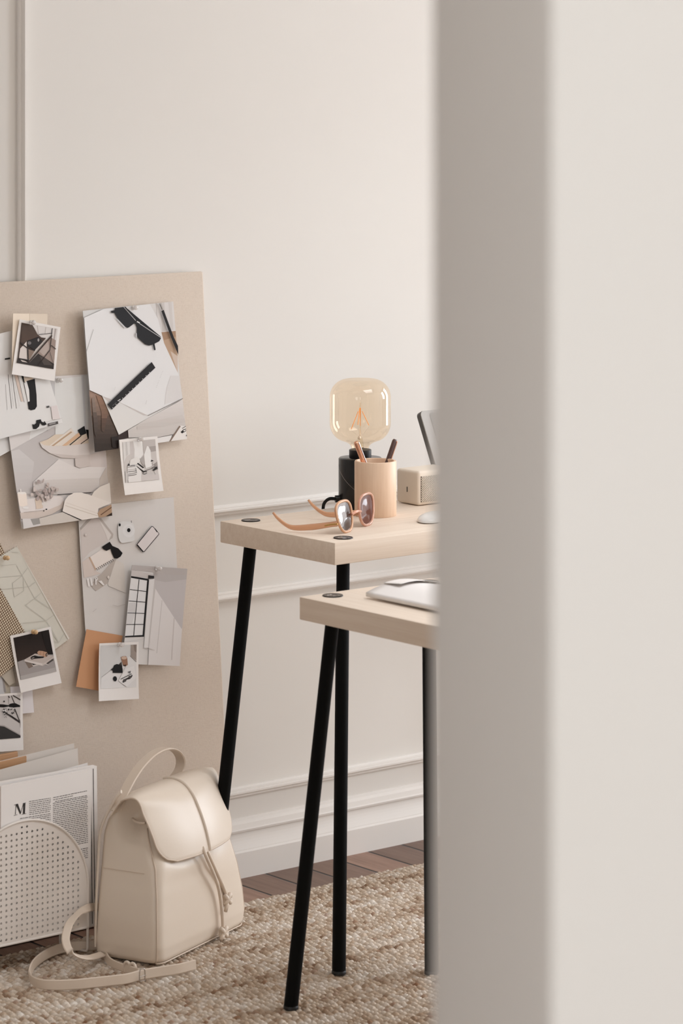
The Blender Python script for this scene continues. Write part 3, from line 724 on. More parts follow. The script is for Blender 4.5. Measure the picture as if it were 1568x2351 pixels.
# --- tan card, window print
photo_print('paper_card', 'plain tan paper card tucked behind an instant photo, below the flat lay print', 'paper card',
            [(225, 133), (705, 218), (560, 955), (78, 868)], F_, (192, 143, 106), [], 0.0085, lift_b=0.003, lift_l=0.004)
deco = [([(705, 955), (1432, 1003), (1425, 1110), (1100, 1150), (1000, 1080), (985, 1050), (700, 1020)], (176, 169, 166)),
        ([(700, 1020), (990, 1078), (985, 1125), (690, 1105)], (193, 186, 183)), ([(995, 1075), (1428, 1090), (1385, 1680), (1350, 1800), (1005, 1260)], (186, 180, 179)), ([(995, 1075), (1428, 1090), (1424, 1140), (1150, 1180), (1000, 1150)], (176, 170, 168)),
        ([(690, 1115), (915, 1150), (850, 1890), (598, 1895)], (213, 211, 210)), ([(660, 1450), (750, 1450), (745, 1570), (645, 1575)], (196, 193, 192)), ([(640, 1600), (740, 1590), (700, 1720), (625, 1730)], (202, 199, 198)),
        ([(690, 1098), (928, 1138), (924, 1162), (690, 1122)], (30, 28, 29)), ([(907, 1150), (930, 1150), (857, 1896), (836, 1896)], (30, 28, 29)), ([(596, 1886), (850, 1873), (850, 1895), (596, 1904)], (30, 28, 29)),
        (line((797, 1145), (718, 1885), 9), (42, 39, 40)), (line((672, 1275), (902, 1303), 8), (42, 39, 40)), (line((655, 1425), (888, 1443), 8), (42, 39, 40)), (line((638, 1583), (872, 1590), 8), (42, 39, 40)), (line((618, 1735), (860, 1733), 8), (42, 39, 40)),
        ([(918, 1088), (997, 1098), (995, 1132), (918, 1136)], (48, 45, 45)),
        ([(930, 1150), (1002, 1132), (908, 2042), (850, 2042)], (212, 208, 206)), ([(1002, 1132), (1012, 1270), (918, 2045), (905, 2042)], (190, 184, 181)),
        ([(1012, 1265), (1255, 1650), (1350, 1800), (1340, 1920), (1310, 2280), (900, 2280), (918, 2045)], (211, 206, 204)),
        (line((1098, 1420), (1018, 2112), 9), (190, 184, 181)), (line((1252, 1650), (1208, 2200), 13), (192, 185, 182)), (line((840, 2042), (975, 2072), 7), (178, 170, 166)), (line((915, 2045), (990, 2075), 10), (196, 190, 186)),
        (line((595, 1960), (845, 1925), 5), (196, 190, 187))]
photo_print('photo_print', 'photo print of a white room with a black gridded window, over the flat lay print', 'photo print',
            [(705, 955), (1432, 1003), (1310, 2280), (562, 2250)], E_, (207, 203, 200), deco, 0.0115, lift_b=0.004, lift_l=0.003, lift_r=0.003)
# --- white card with black brush strap, and its lower leaf
photo_print('paper_sheet', 'blank white sheet curling out below the black strap print', 'paper sheet',
            [(-500, 300), (600, 250), (788, 790), (-480, 1480)], B_, (216, 214, 212), [], 0.0095, lift_b=0.006, lift_l=0.0)
deco = [(line((0, 255), (20, 605), 4), (150, 146, 144)), (line((38, 120), (82, 590), 5), (92, 86, 84)), (line((92, 120), (148, 590), 5), (104, 98, 96)), (line((70, 120), (108, 560), 3), (186, 182, 180)),
        ([(122, 120), (166, 120), (242, 492), (212, 492)], (206, 188, 176)), (line((168, 120), (256, 504), 5), (120, 108, 102)), (line((100, 120), (190, 560), 3), (196, 191, 188)),
        ([(212, 120), (242, 120), (272, 235), (246, 228)], (38, 35, 34)), (line((248, 220), (306, 492), 6), (84, 78, 76)),
        ([(250, 160), (360, 160), (400, 190), (290, 212), (262, 230)], (218, 202, 186)),
        ([(285, 210), (402, 178), (424, 400), (427, 560), (400, 602), (345, 614), (312, 596), (300, 500), (326, 492), (316, 330)], (41, 39, 40)),
        ([(255, 240), (290, 215), (322, 335), (328, 490), (305, 495)], (222, 219, 217)),
        ([(358, 805), (385, 812), (415, 790), (418, 750), (477, 738), (488, 768), (512, 782), (530, 762), (558, 806), (528, 824), (498, 822), (466, 786), (452, 838), (412, 872), (372, 872)], (39, 37, 38)),
        ([(572, 797), (712, 764), (717, 800), (577, 838)], (98, 93, 91)), ([(590, 800), (680, 778), (682, 795), (594, 818)], (150, 146, 144)),
        ([(558, 556), (596, 549), (600, 574), (563, 582)], (100, 96, 95)), ([(618, 560), (702, 543), (742, 735), (640, 742)], (214, 205, 203)), (line((530, 780), (770, 722), 4), (184, 180, 178)), (line((0, 985), (770, 790), 4), (196, 193, 191)),
        ([(-10, -104), (62, -114), (62, -94), (-10, -84)], (44, 41, 41))]
photo_print('photo_print', 'white photo print with a black rounded strap shape, beneath the leather chair photo', 'photo print',
            [(-900, -240), (389, -560), (785, 788), (-500, 1115)], B_, (218, 216, 214), deco, 0.0175, lift_b=0.003, lift_l=0.0)
photo_print('paper_card', 'cream paper card behind the instant photo of a leather chair', 'paper card',
            [(100, 80), (740, 88), (690, 1200), (62, 1100)], C_, (226, 211, 193), [([(412, 84), (740, 88), (690, 1200), (390, 1160)], (216, 202, 185))], 0.0215, lift_b=0.002, lift_l=0.004)
deco = [([(440, 285), (905, 355), (860, 700), (700, 560), (560, 470)], (206, 200, 196)), ([(520, 300), (540, 300), (560, 450), (545, 450)], (178, 170, 165)), ([(680, 325), (695, 328), (680, 440), (668, 440)], (180, 172, 166)), ([(850, 350), (880, 352), (845, 560), (825, 560)], (170, 160, 155)),
        ([(700, 560), (760, 500), (865, 560), (830, 1000), (700, 900), (520, 790)], (150, 133, 124)), ([(560, 760), (720, 560), (760, 720), (650, 840)], (172, 158, 150)),
        ([(240, 245), (440, 285), (530, 450), (600, 510), (690, 520), (600, 620), (480, 740), (340, 690), (180, 770), (210, 520)], (86, 68, 59)), *grad([(240, 245), (440, 285), (530, 450), (560, 500), (340, 600), (225, 600)], 260, 600, (92, 76, 66), (98, 78, 66), 5),
        ([(200, 720), (330, 580), (335, 900), (185, 880)], (204, 194, 188)), ([(180, 760), (210, 700), (180, 880), (160, 900)], (76, 60, 54)),
        ([(160, 885), (350, 925), (380, 960), (540, 800), (700, 900), (825, 985), (815, 1078), (138, 965)], (62, 54, 51)), ([(560, 840), (700, 900), (800, 1010), (640, 1000)], (92, 82, 77)), ([(205, 905), (300, 935), (340, 960), (240, 945)], (198, 186, 178)),
        ([(340, 700), (480, 750), (380, 900), (345, 900)], (130, 112, 100)),
        ([(340, 570), (420, 545), (540, 500), (625, 575), (480, 735), (340, 660)], (52, 47, 46)), (ell(380, 610, 35, 30, 12), (110, 104, 103)), (ell(545, 555, 18, 30, 12), (150, 144, 142)),
        (line((800, 345), (772, 600), 12), (60, 50, 46)), (line((772, 600), (750, 745), 12), (60, 50, 46)), (line((750, 740), (530, 1015), 13), (58, 47, 43)), (line((792, 475), (360, 955), 24), (74, 58, 50)), (line((545, 460), (798, 433), 9), (64, 54, 50)),
        (line((200, 600), (340, 700), 18), (54, 45, 42)), (line((340, 700), (480, 745), 18), (54, 45, 42)), (line((345, 680), (352, 955), 18), (56, 46, 43)), (line((160, 885), (365, 922), 16), (56, 46, 43)), (line((775, 650), (858, 720), 14), (66, 55, 50)), (line((745, 760), (815, 1000), 7), (76, 64, 58)), (line((420, 550), (540, 515), 8), (40, 35, 34))]
instant_photo('white framed instant photo of a brown leather chair, uppermost on the pinboard', [(205, 185), (958, 325), (835, 1290), (50, 1170)],
              [(240, 245), (905, 355), (815, 1078), (138, 965)], C_, (190, 182, 176), deco, 0.0245, lift_b=0.003, lift_l=0.003)
# --- small instant photos
deco = [([(600, 270), (862, 250), (885, 640), (805, 740), (790, 800), (620, 800), (640, 500)], (216, 213, 210)), ([(300, 300), (500, 285), (520, 620), (400, 690), (320, 850)], (206, 202, 199)), ([(500, 290), (600, 280), (620, 640), (510, 660)], (190, 183, 180)), ([(380, 300), (420, 295), (450, 640), (390, 690)], (188, 184, 181)),
        ([(870, 250), (1222, 215), (1240, 520), (890, 590)], (182, 175, 171)), ([(1050, 420), (1235, 400), (1240, 560), (1080, 570)], (160, 152, 148)), ([(1090, 570), (1240, 545), (1280, 1100), (1200, 1180), (1100, 960)], (192, 185, 181)), ([(1180, 840), (1265, 800), (1285, 1050), (1180, 1080)], (150, 142, 138)),
        ([(780, 760), (930, 660), (920, 990), (830, 900)], (166, 160, 156)),
        ([(900, 640), (990, 400), (1030, 420), (1085, 530), (1112, 960), (930, 1020)], (218, 215, 212)), ([(500, 790), (700, 700), (790, 800), (700, 920), (480, 930)], (212, 208, 204)),
        ([(420, 930), (660, 920), (810, 1100), (800, 1375), (420, 1410), (400, 1200)], (214, 210, 207)), ([(345, 1080), (420, 1200), (430, 1300), (340, 1420)], (190, 185, 182)), ([(800, 1195), (1290, 1180), (1302, 1328), (790, 1375)], (194, 187, 184)),
        ([(690, 900), (880, 1000), (900, 1110), (680, 960)], (206, 201, 198)), ([(412, 952), (450, 878), (488, 945)], (44, 40, 39)), ([(1085, 838), (1100, 783), (1167, 814)], (36, 33, 33)),
        ([(690, 895), (715, 868), (885, 995), (855, 1022)], (34, 31, 31)), ([(668, 962), (690, 962), (885, 1105), (870, 1145)], (40, 36, 36)), (line((830, 1150), (880, 1180), 14), (60, 54, 52)), (line((880, 1180), (960, 1150), 14), (60, 54, 52)), (line((870, 1105), (960, 1110), 22), (52, 47, 46)),
        (line((880, 1098), (1195, 988), 12), (58, 52, 50)), ([(1110, 1078), (1200, 990), (1245, 965), (1255, 1030), (1160, 1085)], (52, 46, 44)), (line((1100, 880), (1140, 870), 9), (70, 64, 62)), (line((1110, 930), (1190, 910), 9), (70, 64, 62)), (line((1120, 990), (1195, 950), 9), (70, 64, 62)),
        (line((490, 945), (640, 930), 14), (60, 54, 53)), (line((412, 985), (640, 962), 9), (96, 90, 88)), (line((412, 1060), (640, 1040), 8), (150, 144, 141)), (line((412, 1115), (650, 1085), 12), (88, 82, 80)), (line((412, 1180), (655, 1140), 10), (96, 88, 86)), (line((415, 1225), (655, 1188), 13), (84, 76, 74)), (line((640, 1010), (655, 1150), 12), (84, 78, 76)), (line((890, 900), (900, 970), 9), (110, 104, 100))]
instant_photo('white framed instant photo of a stack of striped boxes, pinned below the black ruler', [(200, 232), (1290, 132), (1400, 1640), (300, 1760)],
              [(285, 300), (1222, 215), (1300, 1325), (335, 1420)], D_, (192, 186, 182), deco, 0.0205, lift_b=0.007, lift_l=0.004)
deco = [([(370, 745), (500, 655), (640, 560), (755, 470), (845, 545), (830, 875), (352, 890)], (210, 207, 205)), ([(765, 330), (842, 326), (836, 535), (762, 470)], (150, 139, 131)), ([(800, 330), (842, 326), (838, 440), (815, 420)], (128, 116, 108)), (line((755, 472), (835, 548), 8), (110, 100, 95)), (line((370, 742), (500, 650), 4), (140, 134, 130)),
        ([(690, 640), (800, 600), (828, 750), (700, 868), (590, 790)], (216, 213, 211)), (line((690, 610), (590, 790), 4), (150, 143, 140)), (line((590, 790), (690, 868), 5), (130, 122, 118)),
        ([(600, 585), (640, 545), (650, 620)], (74, 62, 56)), ([(632, 490), (652, 476), (700, 474), (716, 500), (722, 585), (692, 607), (660, 596)], (142, 106, 86)), (ell(674, 497, 36, 20, 14), (190, 164, 146)), ([(655, 590), (700, 580), (690, 608)], (70, 52, 44)),
        ([(518, 640), (540, 590), (575, 574), (600, 580), (640, 592), (652, 640), (650, 690), (520, 688)], (24, 22, 23)), ([(492, 648), (525, 622), (522, 662)], (40, 36, 35)), (ell(546, 763, 26, 33, 18), (24, 22, 23)),
        ([(640, 805), (670, 770), (722, 745), (775, 712), (776, 728), (745, 765), (700, 775), (660, 812)], (58, 52, 51)), (ell(672, 785, 22, 18, 12), (92, 86, 84)), (ell(745, 740, 22, 15, 12), (92, 86, 84)), (line((620, 769), (765, 700), 8), (44, 40, 39)), (line((720, 680), (755, 668), 10), (90, 84, 82)), (line((730, 692), (752, 684), 8), (60, 54, 52))]
instant_photo('white framed instant photo of a black heart box, pinned over the tan card', [(350, 310), (870, 292), (850, 1020), (320, 1048)],
              [(365, 338), (842, 326), (826, 872), (350, 890)], F_, (197, 195, 193), deco, 0.0185, lift_b=0.006, lift_l=0.004)
# --- left column: swatches and lower instant photos
def zig(p, q, n, amp):
    p, q = V((p[0], p[1])), V((q[0], q[1])); d = q - p; nn = V((-d.y, d.x)).normalized() * amp; out = []
    for k in range(n):
        out.append(tuple(p + d * (k / n))); out.append(tuple(p + d * ((k + 0.5) / n) + nn))
    return out
def woven():
    m = mat('woven_basket_cloth', (210, 192, 166), 0.9, spec=0.1); t = NT(m)
    ck = t.n('ShaderNodeTexChecker'); ck.inputs['Scale'].default_value = 1.0
    v = t.coords((230, 230, 190), (0, math.radians(32), 0)); t.l(v, ck.inputs['Vector'])
    # basket weave: light floats with dark gaps
    w1 = t.n('ShaderNodeTexWave', wave_type='BANDS', bands_direction='X'); w1.inputs['Scale'].default_value = 0.32; t.l(t.coords((230, 1, 230), (0, math.radians(28), 0)), w1.inputs['Vector'])
    w2 = t.n('ShaderNodeTexWave', wave_type='BANDS', bands_direction='Z'); w2.inputs['Scale'].default_value = 0.32; t.l(t.coords((230, 1, 230), (0, math.radians(28), 0)), w2.inputs['Vector'])
    mm = t.n('ShaderNodeMath', operation='MULTIPLY'); t.l(w1.outputs['Fac'], mm.inputs[0]); t.l(w2.outputs['Fac'], mm.inputs[1])
    t.color(t.ramp(mm.outputs[0], [(0.02, (112, 88, 68)), (0.22, (206, 188, 164)), (0.6, (232, 218, 196))])); t.bump(mm.outputs[0], 0.5, 0.003); return m
M['woven'] = woven()
def swatch(label, quad_px, off, m, edges, deco=(), cr=lambda x, y: (x, y), name='fabric_swatch', lift=(0.002, 0.002)):
    sh = Sheet(quad_px, off, lift_b=lift[0], lift_l=lift[1]); out = []
    for i in range(4):
        p, q = quad_px[i], quad_px[(i + 1) % 4]
        if edges[i]: out += zig(p, q, edges[i], 2.0)
        else: out.append(p)
    mats = [m]; bm = base_solid(sh, [px2b(*p) for p in out], 0.0009)
    deco_into(bm, sh, deco, cr, sh.q, mats, 0.0003)
    return tag(finish_sheet(name, bm, mats), label, 'fabric swatch')
swatch('small corner of beige basket weave cloth behind the pale green swatch', [(-80, 1262), (-4, 1238), (24, 1300), (-60, 1330)], 0.002, M['woven'], (0, 12, 0, 0))
gl = []
GR = (184, 180, 170)
for pts in ([(0, 710), (310, 680)], [(310, 700), (430, 910), (690, 1390)], [(-100, 960), (430, 910)], [(430, 910), (540, 760)], [(430, 920), (230, 1070), (240, 1230), (265, 1360), (460, 1230), (455, 960)],
            [(-60, 1205), (580, 1145)], [(580, 1145), (700, 1050)], [(700, 1380), (820, 1270)], [(690, 1390), (490, 1530), (920, 1850), (1080, 1730)], [(690, 1390), (1060, 1640)], [(430, 1900), (920, 1850)], [(920, 1850), (1180, 2300)], [(1180, 2300), (1290, 2110)], [(210, 430), (350, 430)], [(1010, 2060), (1180, 2300), (1010, 2280)]):
    gl += pline(pts, 10, GR)
gl.append(([(320, 300), (345, 320), (1400, 2210), (1370, 2240)], (214, 208, 200)))
swatch('pale sage fabric swatch with thin grey lines and pinked ends', [(-40, 1299.5), (35.4, 1253.2), (155.3, 1467.0), (80, 1523)], 0.004, print_mat((203, 199, 188), 0.8), (16, 0, 16, 0), gl, H_)
photo_print('paper_card', 'taupe paper card peeking out below the basket weave swatch', 'paper card', [(-100, 850), (170, 780), (230, 1075), (120, 1128)], G_, (186, 176, 162), [], 0.006, lift_b=0.001, lift_l=0.0)
photo_print('paper_sheet', 'grey striped paper sheet above the plant photo at the board edge', 'paper sheet', [(-300, 900), (240, 900), (255, 1330), (-290, 1330)], G_, (176, 166, 151),
            [([(-290, 900), (40, 900), (60, 1330), (-290, 1330)], (192, 190, 191)), ([(10, 920), (35, 930), (85, 1240), (45, 1240)], (152, 146, 144))], 0.003, lift_b=0.001, lift_l=0.0)
photo_print('paper_card', 'blank white card between the plant photo and the board, below the dark instant photo', 'paper card', [(150, 1150), (520, 1120), (543, 1580), (170, 1620)], G_, (212, 206, 206), [], 0.0045, lift_b=0.002, lift_l=0.0)
swatch('beige basket weave fabric swatch lying over the pale sage swatch', [(-110, 1400), (-22, 1318), (74, 1490), (-40, 1578)], 0.0085, M['woven'], (0, 26, 0, 0))
deco = [([(60, 1465), (110, 1430), (150, 1420), (200, 1420), (278, 1458), (278, 1482), (180, 1492), (100, 1486)], (28, 26, 26)), ([(-200, 1430), (0, 1440), (70, 1452), (75, 1478), (0, 1492), (-200, 1480)], (34, 31, 30)),
        (line((130, 1295), (185, 1425), 15), (92, 84, 80)), (line((155, 1288), (285, 1365), 20), (84, 75, 70)), (line((80, 1300), (100, 1330), 22), (100, 92, 88)), (line((78, 1330), (90, 1460), 4), (130, 122, 118)),
        (line((-20, 1550), (140, 1655), 24), (60, 54, 52)), (line((130, 1645), (275, 1745), 28), (52, 46, 45)), (line((185, 1515), (272, 1745), 16), (92, 86, 84)), (line((268, 1700), (275, 1830), 10), (120, 113, 110)), (line((90, 1610), (200, 1680), 8), (30, 28, 28)),
        ([(-400, 1760), (0, 1812), (275, 1968), (272, 2003), (-400, 2060)], (66, 63, 62)), ([(-400, 1760), (0, 1812), (275, 1968), (275, 1950), (0, 1790)], (160, 152, 148)), (ell(5, 1390, 14, 14, 10), (90, 84, 82))]
rnd = random.Random(9)
for k in range(26):
    x, y = rnd.uniform(-30, 185), rnd.uniform(1495, 1605); deco.append((ell(x, y, rnd.uniform(5, 14), rnd.uniform(8, 18), 7, rnd.uniform(0, 2)), rnd.choice(((46, 42, 42), (206, 201, 199), (96, 90, 88), (34, 32, 32)))))
for k in range(9):
    deco.append((ell(rnd.uniform(-10, 45), rnd.uniform(1610, 1670), 7, 6, 8), (110, 104, 102)))
instant_photo('white framed black and white instant photo of a dark leaf at the board edge', [(-420, 1297), (325, 1235), (318, 2205), (-430, 2265)], [(-372, 1328), (285, 1275), (270, 2000), (-380, 2050)], G_, (190, 184, 181), deco, 0.0115, lift_b=0.004, lift_l=0.0)
deco = [*grad([(150, 318), (745, 180), (800, 590), (500, 600), (212, 722)], 240, 700, (44, 36, 33), (66, 52, 46), 9), ([(620, 215), (745, 180), (830, 600), (720, 585)], (36, 29, 27)), ([(212, 722), (330, 680), (500, 600), (820, 596), (862, 880), (258, 1022)], (152, 145, 142)), ([(250, 960), (860, 810), (862, 880), (258, 1022)], (166, 160, 157)),
        ([(320, 690), (440, 740), (470, 800), (395, 832)], (120, 106, 97)), ([(440, 742), (590, 770), (470, 800)], (186, 177, 171)), ([(440, 745), (525, 762), (470, 774)], (44, 38, 36)), ([(690, 745), (800, 670), (818, 690), (720, 755)], (88, 80, 76)), ([(660, 760), (740, 782), (690, 750)], (196, 188, 182)),
        ([(326, 682), (505, 582), (815, 618), (630, 748)], (180, 168, 161)), ([(326, 682), (630, 748), (628, 788), (326, 712)], (202, 193, 187)), ([(630, 748), (816, 624), (820, 650), (632, 788)], (188, 177, 170)),
        ([(425, 655), (450, 628), (500, 612), (560, 628), (665, 632), (640, 655), (560, 662), (500, 668), (445, 682)], (34, 30, 30)), (ell(470, 655, 26, 9, 12, -0.3), (150, 140, 134)),
        ([(540, 560), (570, 532), (640, 540), (706, 560), (722, 592), (702, 635), (672, 640), (560, 600)], (178, 142, 118)), (line((600, 540), (590, 610), 8), (150, 114, 92)), (line((650, 545), (640, 630), 8), (150, 114, 92)), (ell(700, 598, 20, 32, 14, 0.3), (62, 48, 42)), (ell(704, 598, 10, 22, 12, 0.3), (150, 134, 122))]
instant_photo('white framed dark instant photo of a thread spool lying on a book', [(95, 285), (785, 128), (940, 1075), (255, 1240)],
              [(150, 318), (745, 180), (860, 880), (258, 1020)], G_, (47, 38, 35), deco, 0.0145, lift_b=0.005, lift_l=0.0)
# --- push pins
def push_pin(px, py, off, label, m, group):
    s, t_ = px2b(px, py); c = bpt(s, t_, off)
    # axis along the board normal: disc, waist and round head, needle into the board
    prof = [(0, 0.0), (0.0042, 0.0), (0.0045, 0.0012), (0.0022, 0.0024), (0.0019, 0.0055), (0.0034, 0.0072), (0.0044, 0.0095), (0.0038, 0.0118), (0.0018, 0.013), (0, 0.0132)]
    q = bnorm.to_track_quat('Z', 'Y'); vs, fs = lathe_data(prof, (0, 0, 0), 14); vs = [c + q @ v for v in vs]
    o = mesh_obj('push_pin', vs, fs, m, None, True); tag(o, label, 'push pin', group)
    vs, fs = tube_data([c + bnorm * 0.0005, c - bnorm * (off - 0.0002)], 0.0006, 6); mesh_obj('needle', vs, fs, M['steel'], o)
GP = 'clear push pins on the pinboard'
for px, py, off, lb in ((50, 741, 0.030, 'clear push pin at the top of the leather chair photo'), (128, 873, 0.008, 'clear push pin at the top of the footed bowl print'), (297, 707, 0.012, 'clear push pin at the top of the sunglasses print'),
                        (304, 1008, 0.0235, 'clear push pin holding the instant photo of striped boxes'), (350, 1304, 0.0145, 'clear push pin at the top of the gridded window print'), (258, 1478, 0.022, 'clear push pin holding the thread spool and heart box photo')):
    push_pin(px, py, off, lb, M['clear'], GP)
push_pin(62, 1449, 0.0195, 'pale wooden push pin on the dark instant photo', M['pin_wood'], 'pale wooden push pins')
push_pin(4, 1280, 0.010, 'pale wooden push pin on the pale sage swatch', M['pin_wood'], 'pale wooden push pins')

# ------------------------------------------------------------------ tables
def leg(top, foot, parent):
    vs, fs = tube_data([top, foot], [0.0118, 0.0122], 20); o = mesh_obj('leg', vs, fs, M['black_steel'], parent, True)
    try: o.data.set_sharp_from_angle(angle=math.radians(50))
    except Exception: pass
    c = V(foot)
    lathe('rubber_foot', [(0, 0), (0.0118, 0), (0.0128, 0.001), (0.0128, 0.006), (0.0118, 0.0075), (0, 0.0075)], (c.x, c.y, c.z - 0.006), M['black_plastic'], o, 20)
def table(label, x0, x1, y0, y1, h, th, m, ix, iy, sp):
    r = empty('table', ((x0 + x1) / 2, (y0 + y1) / 2, 0.0)); tag(r, label, 'table', 'narrow ash tables with black legs')
    box('tabletop', (x0, y0, h - th), (x1, y1, h), m, r, bev=0.0018)
    for cx, sx in ((x0 + ix, -1), (x1 - ix, 1)):
        for cy, sy in ((y0 + iy, -1), (y1 - iy, 1)):
            leg((cx, cy, h - th + 0.0005), (cx + sx * sp, cy + sy * sp, RUGZ + 0.003 if sy < 0 or y1 < -0.5 else RUGZ + 0.003), r)
            g = lathe('grommet', [(0, 0.0009), (0.0045, 0.0009), (0.005, 0.0004), (0.0085, 0.0004), (0.009, 0.0011), (0.0135, 0.0011), (0.0148, 0.0015), (0.0163, 0.0012), (0.0166, 0.0)], (cx, cy, h), M['grommet'], r, 36)
            lathe('rim', [(0.0150, 0.0), (0.0152, 0.0018), (0.0172, 0.0018), (0.0176, 0.0)], (cx, cy, h), M['grommet_dark'], g, 36)
    return r
T1 = 0.76; T2 = 0.7065
table('longer narrow ash table along the panelled wall holding the lamp and cup', 3.390, 4.62, -0.631, -0.297, T1, 0.0395, M['ash_x'], 0.046, 0.033, 0.054)
table('lower narrow ash table nearer the rug centre with an open magazine on it', 3.196, 3.506, -1.80, -0.774, T2, 0.0385, M['ash_y'], 0.048, 0.030, 0.050)

# ------------------------------------------------------------------ lamp
def lamp():
    c = V((3.6926, -0.3367, T1)); r = empty('table_lamp', c); tag(r, 'table lamp with a rounded amber bulb on a black marble cylinder', 'lamp')
    lathe('base', [(0, 0), (0.0395, 0), (0.0412, 0.0015), (0.0412, 0.0945), (0.0395, 0.0965), (0, 0.0965)], c, M['marble'], r, 64, 50)
    # pale vein crossing the base
    vs = []
    for k in range(15):
        a = math.radians(150 + k * 4.6); vs.append(c + V((0.0413 * math.cos(a), 0.0413 * math.sin(a), 0.084 - 0.043 * (k / 14) ** 0.85)))
    tube('vein', vs, 0.00035, mat('pale_vein', (150, 142, 135), 0.4), r.children[0], 6)
    lathe('socket', [(0, 0.096), (0.0205, 0.096), (0.0212, 0.0975), (0.0212, 0.111), (0.0195, 0.112), (0.0175, 0.111), (0, 0.109)], c, M['black_plastic'], r, 40, 50)
    # bulb: rounded barrel of thin glass
    R, z0, H = 0.0578, 0.1275, 0.1175
    prof = [(0.0165, 0.1085), (0.0166, 0.1145), (0.0175, 0.1185), (0.021, 0.1225), (0.027, 0.1258)]
    for k in range(13):
        a = math.radians(-78 + 78 * k / 12); prof.append((R - 0.031 + 0.031 * math.cos(a), z0 + 0.034 + 0.034 * math.sin(a)))
    for k in range(1, 5): prof.append((R, z0 + 0.034 + (H - 0.068) * k / 5))
    for k in range(14):
        a = math.radians(90 * k / 13); prof.append((R - 0.034 + 0.034 * math.cos(a), z0 + H - 0.034 + 0.034 * math.sin(a)))
    prof += [(0.014, z0 + H + 0.0004), (0.004, z0 + H + 0.0003), (0, z0 + H + 0.0003)]
    vs, fs = lathe_data(prof, c, 64)
    bulb = mesh_obj('bulb', vs, fs, M['amber_bulb'], r, True)
    # glass stem with supports and filaments
    lathe('stem', [(0.007, 0.110), (0.0058, 0.125), (0.0035, 0.133), (0.0012, 0.137), (0.0012, 0.196), (0.002, 0.199), (0, 0.2)], c, M['thin_glass'], bulb, 20)
    lathe('stem_bead', [(0, 0.130), (0.003, 0.1315), (0.0034, 0.134), (0.002, 0.137), (0, 0.1375)], c + V((-0.002, 0, 0)), M['pearl'], bulb, 14)
    for k, (ax, ay) in enumerate(((-0.010, -0.006), (0.012, -0.008), (0.008, 0.010), (-0.014, 0.006))):
        p0 = c + V((ax * 0.25, ay * 0.25, 0.190 - 0.006 * (k % 2))); p1 = c + V((ax * 1.15, ay * 1.15, 0.160 - 0.003 * k))
        tube('filament', [p0, p1], 0.0007, M['filament'], bulb, 8)
        tube('wire', [p1, p1 + V((0, 0, -0.003)), c + V((ax * 0.25, ay * 0.25, 0.137))], 0.00025, M['pearl'], bulb, 6)
    # cable: collar on the base and a cord that drops behind the table
    d = V((-0.90, 0.43, 0)).normalized()
    e = c + d * 0.0412; e.z = at_y(772, 1146, -0.319).z
    tube('cable_collar', [e - d * 0.002, e + d * 0.0075], 0.0068, M['black_plastic'], r, 16)
    p1 = at_y(757, 1145, -0.311); p2 = at_y(746, 1153, -0.300); p3 = at_y(742, 1166, -0.290)
    p3.y = max(p3.y, -0.290)
    tube('cable', [e + d * 0.004, p1, p2, p3, p3 + V((0.003, 0.001, -0.022)), p3 + V((0.03, 0.001, -0.030)), p3 + V((0.30, 0.001, -0.030)), p3 + V((0.6, 0.03, -0.028))], 0.0031, M['cable'], r, 10, 8)
def bulb_mat():
    m = bpy.data.materials.new('amber_bulb_glass'); m.use_nodes = True; nt = m.node_tree; nt.nodes.clear()
    out = nt.nodes.new('ShaderNodeOutputMaterial'); tr = nt.nodes.new('ShaderNodeBsdfTransparent'); gl = nt.nodes.new('ShaderNodeBsdfGlossy'); mx = nt.nodes.new('ShaderNodeMixShader')
    lw = nt.nodes.new('ShaderNodeLayerWeight'); lw.inputs['Blend'].default_value = 0.5
    pw = nt.nodes.new('ShaderNodeMath'); pw.operation = 'POWER'; pw.inputs[1].default_value = 3.5; nt.links.new(lw.outputs['Facing'], pw.inputs[0])
    fr = nt.nodes.new('ShaderNodeMath'); fr.operation = 'MULTIPLY_ADD'; fr.inputs[1].default_value = 0.42; fr.inputs[2].default_value = 0.055; nt.links.new(pw.outputs[0], fr.inputs[0])
    tr.inputs[0].default_value = (0.975, 0.90, 0.80, 1); gl.inputs[0].default_value = (1, 0.97, 0.93, 1); gl.inputs['Roughness'].default_value = 0.0
    nt.links.new(fr.outputs[0], mx.inputs[0]); nt.links.new(tr.outputs[0], mx.inputs[1]); nt.links.new(gl.outputs[0], mx.inputs[2]); nt.links.new(mx.outputs[0], out.inputs[0]); return m
M['amber_bulb'] = bulb_mat()
lamp()

